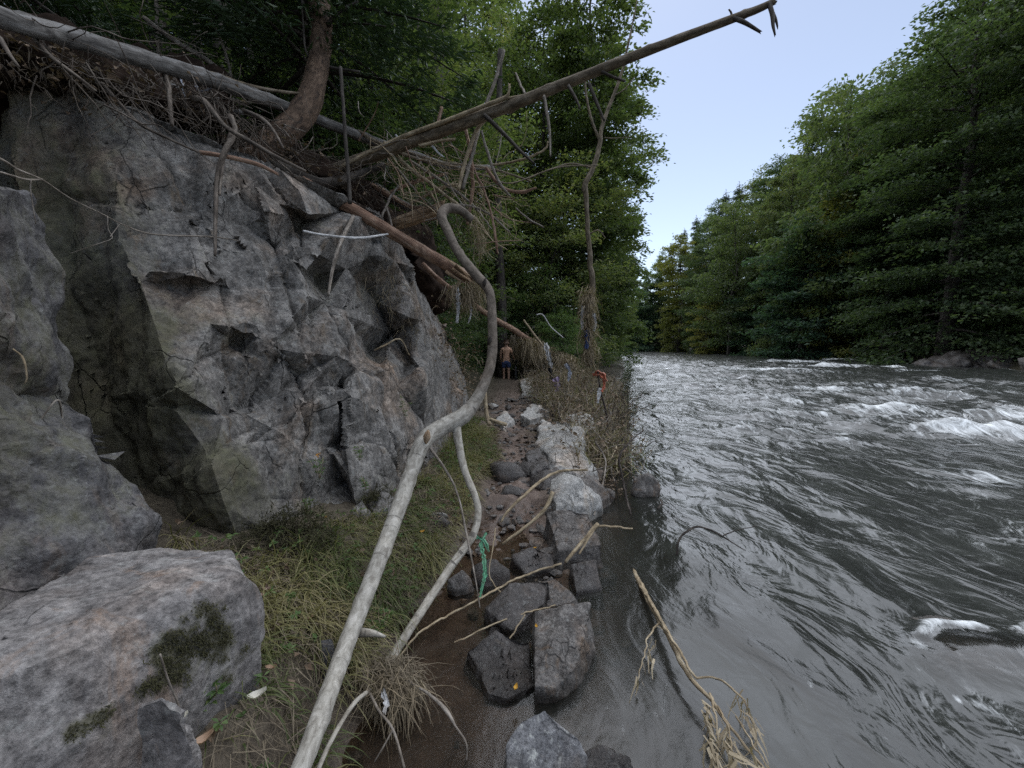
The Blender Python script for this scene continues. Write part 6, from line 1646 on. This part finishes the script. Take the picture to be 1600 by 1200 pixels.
for px, py, d, h, s, n, lab in [(950, 620, 7.0, 1.0, .5, 16, 'thin twiggy shrub leaning over the water beside the orange bag'), (965, 590, 10, 1.2, .7, 16, 'twiggy shrub at the waterline beyond the orange bag'), (945, 665, 5.4, .7, .35, 12, 'low twiggy shrub at the water below the orange bag'), (900, 600, 9, .9, .5, 14, 'twiggy shrub in the middle of the flood debris'), (925, 580, 13, 1.3, .8, 16, 'twiggy shrub around the foot of the bare sapling'), (955, 720, 4.2, .45, .3, 9, 'sparse twigs among the stones at the water'), (870, 640, 7, .6, .4, 12, 'twiggy shrub beside the path in the debris')]:
    b = G(px, py, .1) if False else W(px, py, d); b[2] = max(gz(b[0], b[1]), -.05)
    twiggy(b, h, s, n, 5, lab, int(px + d * 10))

# reeds hanging in the river
reed = empty('reed_bundle', G(1060, 1000, .0), 'withered reed bundle trailing in the river near the bank', 'reeds')
R_ = [[(990, 890, .0, 9), (1012, 935, .06, 13), (1040, 985, .10, 13), (1062, 1030, .11, 12), (1085, 1065, .12, 11), (1108, 1090, .12, 9), (1150, 1150, .11, 7), (1195, 1200, .10, 5), (1240, 1250, .08, 4)],
      [(1000, 915, .04, 6), (1025, 955, .12, 7), (1050, 1000, .14, 7), (1075, 1040, .15, 7), (1090, 1062, .13, 5)],
      [(1030, 970, .10, 5), (1012, 1000, .10, 4), (1002, 1040, .06, 3), (990, 1080, .01, 2)],
      [(1088, 1060, .13, 5), (1120, 1060, .16, 5), (1150, 1082, .16, 5), (1170, 1110, .13, 4), (1182, 1150, .08, 3)],
      [(1108, 1085, .12, 6), (1116, 1110, .13, 5), (1120, 1150, .10, 4), (1118, 1200, .06, 3)],
      [(1112, 1090, .12, 6), (1135, 1130, .13, 5), (1142, 1170, .10, 4), (1140, 1215, .06, 3)],
      [(1150, 1120, .13, 5), (1175, 1160, .12, 4), (1198, 1195, .10, 3), (1230, 1225, .06, 2)]]
for r_ in R_: wood(onwater(r_), 'stick_tan', 'stalk', parent=reed, segs=6, wob=.006)
mb = MB(); n = 150
c = np.vstack([[G(1100 + 18 * t, 1090 + 100 * t, .12) for t in np.linspace(0, 1, 20)], [G(1130 + 20 * t, 1130 + 70 * t, .12) for t in np.linspace(0, 1, 20)], [G(1160 + 25 * t, 1090 + 100 * t, .13) for t in np.linspace(0, 1, 12)], [G(1030 - 30 * t, 970 + 90 * t, .09) for t in np.linspace(0, 1, 8)]])
strips(mb, c[rng.integers(0, len(c), n)] + rng.normal(0, .012, (n, 3)), rng.normal(0, .5, (n, 3)) + [.15, -.5, -.7], rng.uniform(.05, .15, n), rng.uniform(.004, .014, n), 4, .8, np.clip(rng.normal(.5, .22, n), 0, 1), curl=.25)
o = mb.build('withered_blades', M['straw'], reed, smooth=False); o['kind'] = 'stuff'
# ------------------------------------------------------------------ walker with bicycle
PD = 14.2
pb = W(791, 602, PD); PX = pb[0]; PZ = gz(PX, PD) + .04
H = (CAM_Z + ray(793, 533)[2] * PD / ray(793, 533)[1]) - PZ          # stature from the photograph
K = H / 1.74
def body_pt(x, y, z): return (PX + x * K, PD + y * K, PZ + z * K)

def skin_body(name, verts, edges, radii, mat, root=0, levels=1):
    me = bpy.data.meshes.new(name)
    me.from_pydata([body_pt(*v) for v in verts], edges, [])
    org = Vector(body_pt(0, 0, 0))
    for v in me.vertices: v.co -= org
    o = bpy.data.objects.new(name, me); COL.objects.link(o); o.location = org
    sk = o.modifiers.new('skin', 'SKIN'); sk.use_smooth_shade = True
    for i, r in enumerate(radii):
        d = me.skin_vertices[0].data[i]
        rx, ry = (r if isinstance(r, tuple) else (r, r))
        d.radius = (rx * K, ry * K); d.use_root = (i == root)
    s = o.modifiers.new('sub', 'SUBSURF'); s.levels = levels; s.render_levels = levels
    dg = bpy.context.evaluated_depsgraph_get(); dg.update()
    ev = o.evaluated_get(dg)
    m2 = bpy.data.meshes.new_from_object(ev)
    o.modifiers.clear(); o.data = m2
    m2.materials.clear(); m2.materials.append(mat)
    return o

# seen from behind, walking away, right arm out to the bicycle; x to the right, y away
BV = [(0, 0, .96), (0, .02, 1.12), (0, .03, 1.28), (0, .02, 1.42), (0, .03, 1.51), (0, .06, 1.60), (0, .07, 1.68),   # 0-6 pelvis .. head
      (-.095, 0, .90), (-.10, .07, .50), (-.105, .02, .10), (-.105, .13, .04),            # 7-10 left leg, stepping
      (.095, 0, .90), (.10, -.02, .50), (.10, -.10, .12), (.10, -.02, .04),               # 11-14 right leg, behind
      (-.18, .02, 1.41), (-.235, .05, 1.14), (-.20, .20, .95), (-.19, .25, .89),          # 15-18 left arm
      (.18, .02, 1.41), (.27, .02, 1.17), (.335, .22, 1.02), (.345, .29, 1.005)]          # 19-22 right arm
BE = [(0, 1), (1, 2), (2, 3), (3, 4), (4, 5), (5, 6), (0, 7), (7, 8), (8, 9), (9, 10), (0, 11), (11, 12), (12, 13), (13, 14), (3, 15), (15, 16), (16, 17), (17, 18), (3, 19), (19, 20), (20, 21), (21, 22)]
BR = [(.155, .115), (.145, .105), (.165, .11), (.15, .09), .055, .085, .088, .085, .056, .042, .035, .085, .056, .042, .035, .062, .042, .032, .030, .062, .042, .032, .030]
body = skin_body('person', BV, BE, BR, M['skin'])
tag(body, 'shirtless person in navy shorts walking away along the path, holding a bicycle', 'person')
# fingers on both hands, part of the same mesh
def join_tubes(o, chains):
    mb = MB()
    for P, R in chains: tube(mb, [body_pt(*p) for p in P], np.array(R) * K, 6, step=.015 * K, rough=0, tip=True)
    V, F, at = mb.arrays()
    bm = bmesh.new(); bm.from_mesh(o.data)
    vs = [bm.verts.new(tuple(v - np.array(o.location))) for v in V]
    for f in F:
        for q in f:
            try: bm.faces.new([vs[i] for i in q]).smooth = True
            except ValueError: pass
    bm.to_mesh(o.data); bm.free()
ch = []
for (hx, hy, hz), s in (((-.19, .25, .89), -1), ((.345, .29, 1.005), 1)):
    for k, (dx, ln) in enumerate(((-.03, .075), (-.01, .085), (.01, .08), (.03, .062))):
        if s > 0: P = [(hx + dx, hy + .01, hz + .01), (hx + dx, hy + .06, hz + .02), (hx + dx, hy + .085, hz - .01), (hx + dx, hy + .065, hz - .035)]
        else: P = [(hx + dx * .6, hy + dx * .6, hz - .01), (hx + dx * .6, hy + .015 + dx * .6, hz - .05), (hx + dx * .6, hy + .005 + dx * .6, hz - .05 - ln * .6)]
        ch.append((P, [.0095, .009, .0085, .007][:len(P)]))
    ch.append(([(hx - .03 * s, hy, hz), (hx - .055 * s, hy + .03, hz - .015), (hx - .05 * s, hy + .055, hz - .03)], [.012, .010, .008]))
# ears, nose
ch += [([(-.085, .07, 1.64), (-.098, .068, 1.665)], [.022, .016]), ([(.085, .07, 1.64), (.098, .068, 1.665)], [.022, .016]), ([(0, .15, 1.66), (0, .175, 1.635)], [.014, .017])]
join_tubes(body, ch)
for px, s in ((-.032, 1), (.032, 1)):
    pass
mb = MB()
for sx in (-.033, .033):
    tube(mb, [body_pt(sx, .142, 1.655), body_pt(sx, .150, 1.655), body_pt(sx, .154, 1.655)], np.array([.012, .012, .006]) * K, 8, step=.004, rough=0)
mb.build('eyes', M['rubber'], body); mb = MB()
tube(mb, [body_pt(-.028, .138, 1.60), body_pt(0, .148, 1.597), body_pt(.028, .138, 1.60)], np.array([.005, .009, .005]) * K, 6, step=.008, rough=0)
mb.build('mouth', M['pink_leaf'] if False else M['skin'], body)
# shorts
sh = skin_body('shorts', [(0, 0, 1.02), (0, 0, .92), (-.10, .0, .86), (-.108, .04, .64), (.10, 0, .86), (.108, -.012, .64)], [(0, 1), (1, 2), (2, 3), (1, 4), (4, 5)], [(.168, .125), (.172, .135), .115, .098, .115, .098], M['denim'])
hr = skin_body('hair', [(0, .04, 1.68), (0, .05, 1.72), (0, .015, 1.64), (0, .0, 1.60)], [(0, 1), (0, 2), (2, 3)], [(.100, .098), (.085, .085), (.09, .075), (.06, .05)], M['hair'])
for o in (sh, hr):
    o.parent = body; o.location = o.location - body.location
for nm, x, y in (('shoe', -.105, .06), ('shoe', .10, -.07)):
    mb = MB(); zz = .035
    tube(mb, [body_pt(x, y - .10, zz + .01), body_pt(x, y - .05, zz + .025), body_pt(x, y + .06, zz + .012), body_pt(x, y + .15, zz - .002)], np.array([.035, .05, .048, .03]) * K, 10, step=.02, rough=0, tip=True)
    mb.build(nm, M['shoe'], body)

# bicycle wheeled along on the person's right, seen from behind
bx, by = PX + .36 * K, PD + .15
bz = PZ + .01
bike = empty('bicycle', (bx, by, bz), 'black mountain bicycle wheeled along the path by the shirtless person', 'bicycle')
def bp(x, y, z): return np.array([bx + x * K + z * .03, by + y * K, bz + z * K])
def ring(mb, c, r, rr, seg=36, sides=8):
    a = np.linspace(0, 2 * math.pi, seg, endpoint=False)
    b = np.linspace(0, 2 * math.pi, sides, endpoint=False)
    V = []
    for t in a:
        for q in b:
            V.append(bp(c[0] + rr * math.cos(q), c[1] + (r + rr * math.sin(q)) * math.cos(t), c[2] + (r + rr * math.sin(q)) * math.sin(t)))
    i = np.arange(seg * sides).reshape(seg, sides)
    Q = np.stack([i, np.roll(i, -1, 0), np.roll(np.roll(i, -1, 0), -1, 1), np.roll(i, -1, 1)], -1).reshape(-1, 4)
    mb.add(np.array(V), Q)
for cy in (-.52, .54):
    mb = MB(); ring(mb, (0, cy, .345), .315, .030); w = mb.build('wheel', M['rubber'], bike)
    mb = MB(); ring(mb, (0, cy, .345), .285, .010); mb.build('rim', M['steel'], w)
    mb = MB()
    for k in range(16):
        a = k * math.pi / 8
        tube(mb, [bp((-1) ** k * .025, cy, .345), bp(0, cy + .28 * math.cos(a), .345 + .28 * math.sin(a))], [.002, .002], 3, step=.2, rough=0)
    sp_ = mb.build('spokes', M['steel'], w); sp_['kind'] = 'stuff'
mb = MB()
bb, st, hd = (0, -.08, .30), (0, -.22, .80), (0, .34, .84)
for a, b, r in ((bb, st, .018), (st, hd, .018), (bb, (0, .37, .76), .020), ((.045, -.52, .345), bb, .010), ((-.045, -.52, .345), bb, .010), ((.045, -.52, .345), st, .009), ((-.045, -.52, .345), st, .009)):
    tube(mb, [bp(*a), bp(*b)], [r * K, r * K], 8, step=.2, rough=0)
mb.build('frame', M['bike_black'], bike)
mb = MB()
for s in (-.055, .055): tube(mb, [bp(s, .54, .345), bp(s, .42, .70), bp(s * .4, .38, .74)], [.014, .016, .016], 8, step=.2, rough=0)
tube(mb, [bp(0, .38, .72), bp(0, .33, .90)], [.017, .017], 8, step=.2, rough=0)
mb.build('fork', M['bike_black'], bike)
mb = MB(); tube(mb, [bp(-.31, .25, .97), bp(-.12, .30, .95), bp(0, .35, .93), bp(.12, .30, .95), bp(.31, .25, .97)], [.013] * 5, 8, step=.04, rough=0)
hb = mb.build('handlebar', M['bike_black'], bike)
for s in (-1, 1):
    mb = MB(); tube(mb, [bp(s * .22, .275, .96), bp(s * .325, .245, .975)], [.018, .018], 8, step=.05, rough=0); mb.build('grip', M['rubber'], hb)
mb = MB(); tube(mb, [bp(0, -.24, .80), bp(0, -.265, .90)], [.014, .014], 8, step=.05, rough=0); mb.build('seat_post', M['steel'], bike)
mb = MB(); tube(mb, [bp(0, -.38, .925), bp(0, -.33, .93), bp(0, -.22, .925), bp(0, -.10, .925)], [.055, .068, .04, .018], 10, step=.03, rough=0, tip=True); mb.build('saddle', M['rubber'], bike)
mb = MB(); ring(mb, (.05, -.08, .30), .085, .008, 24, 6); mb.build('chainring', M['steel'], bike)
for s, a in ((-1, 1), (1, -1)):
    mb = MB(); tube(mb, [bp(s * .07, -.08, .30), bp(s * .085, -.08 + a * .12, .22)], [.011, .011], 6, step=.05, rough=0)
    tube(mb, [bp(s * .08, -.08 + a * .12, .22), bp(s * .17, -.08 + a * .12, .22)], [.013, .013], 6, step=.05, rough=0); mb.build('pedal', M['bike_black'], bike)
mb = MB(); tube(mb, [bp(0, -.42, .70), bp(0, -.445, .62)], [.028, .022], 8, step=.03, rough=0); mb.build('rear_reflector', M['plastic_white'], bike)
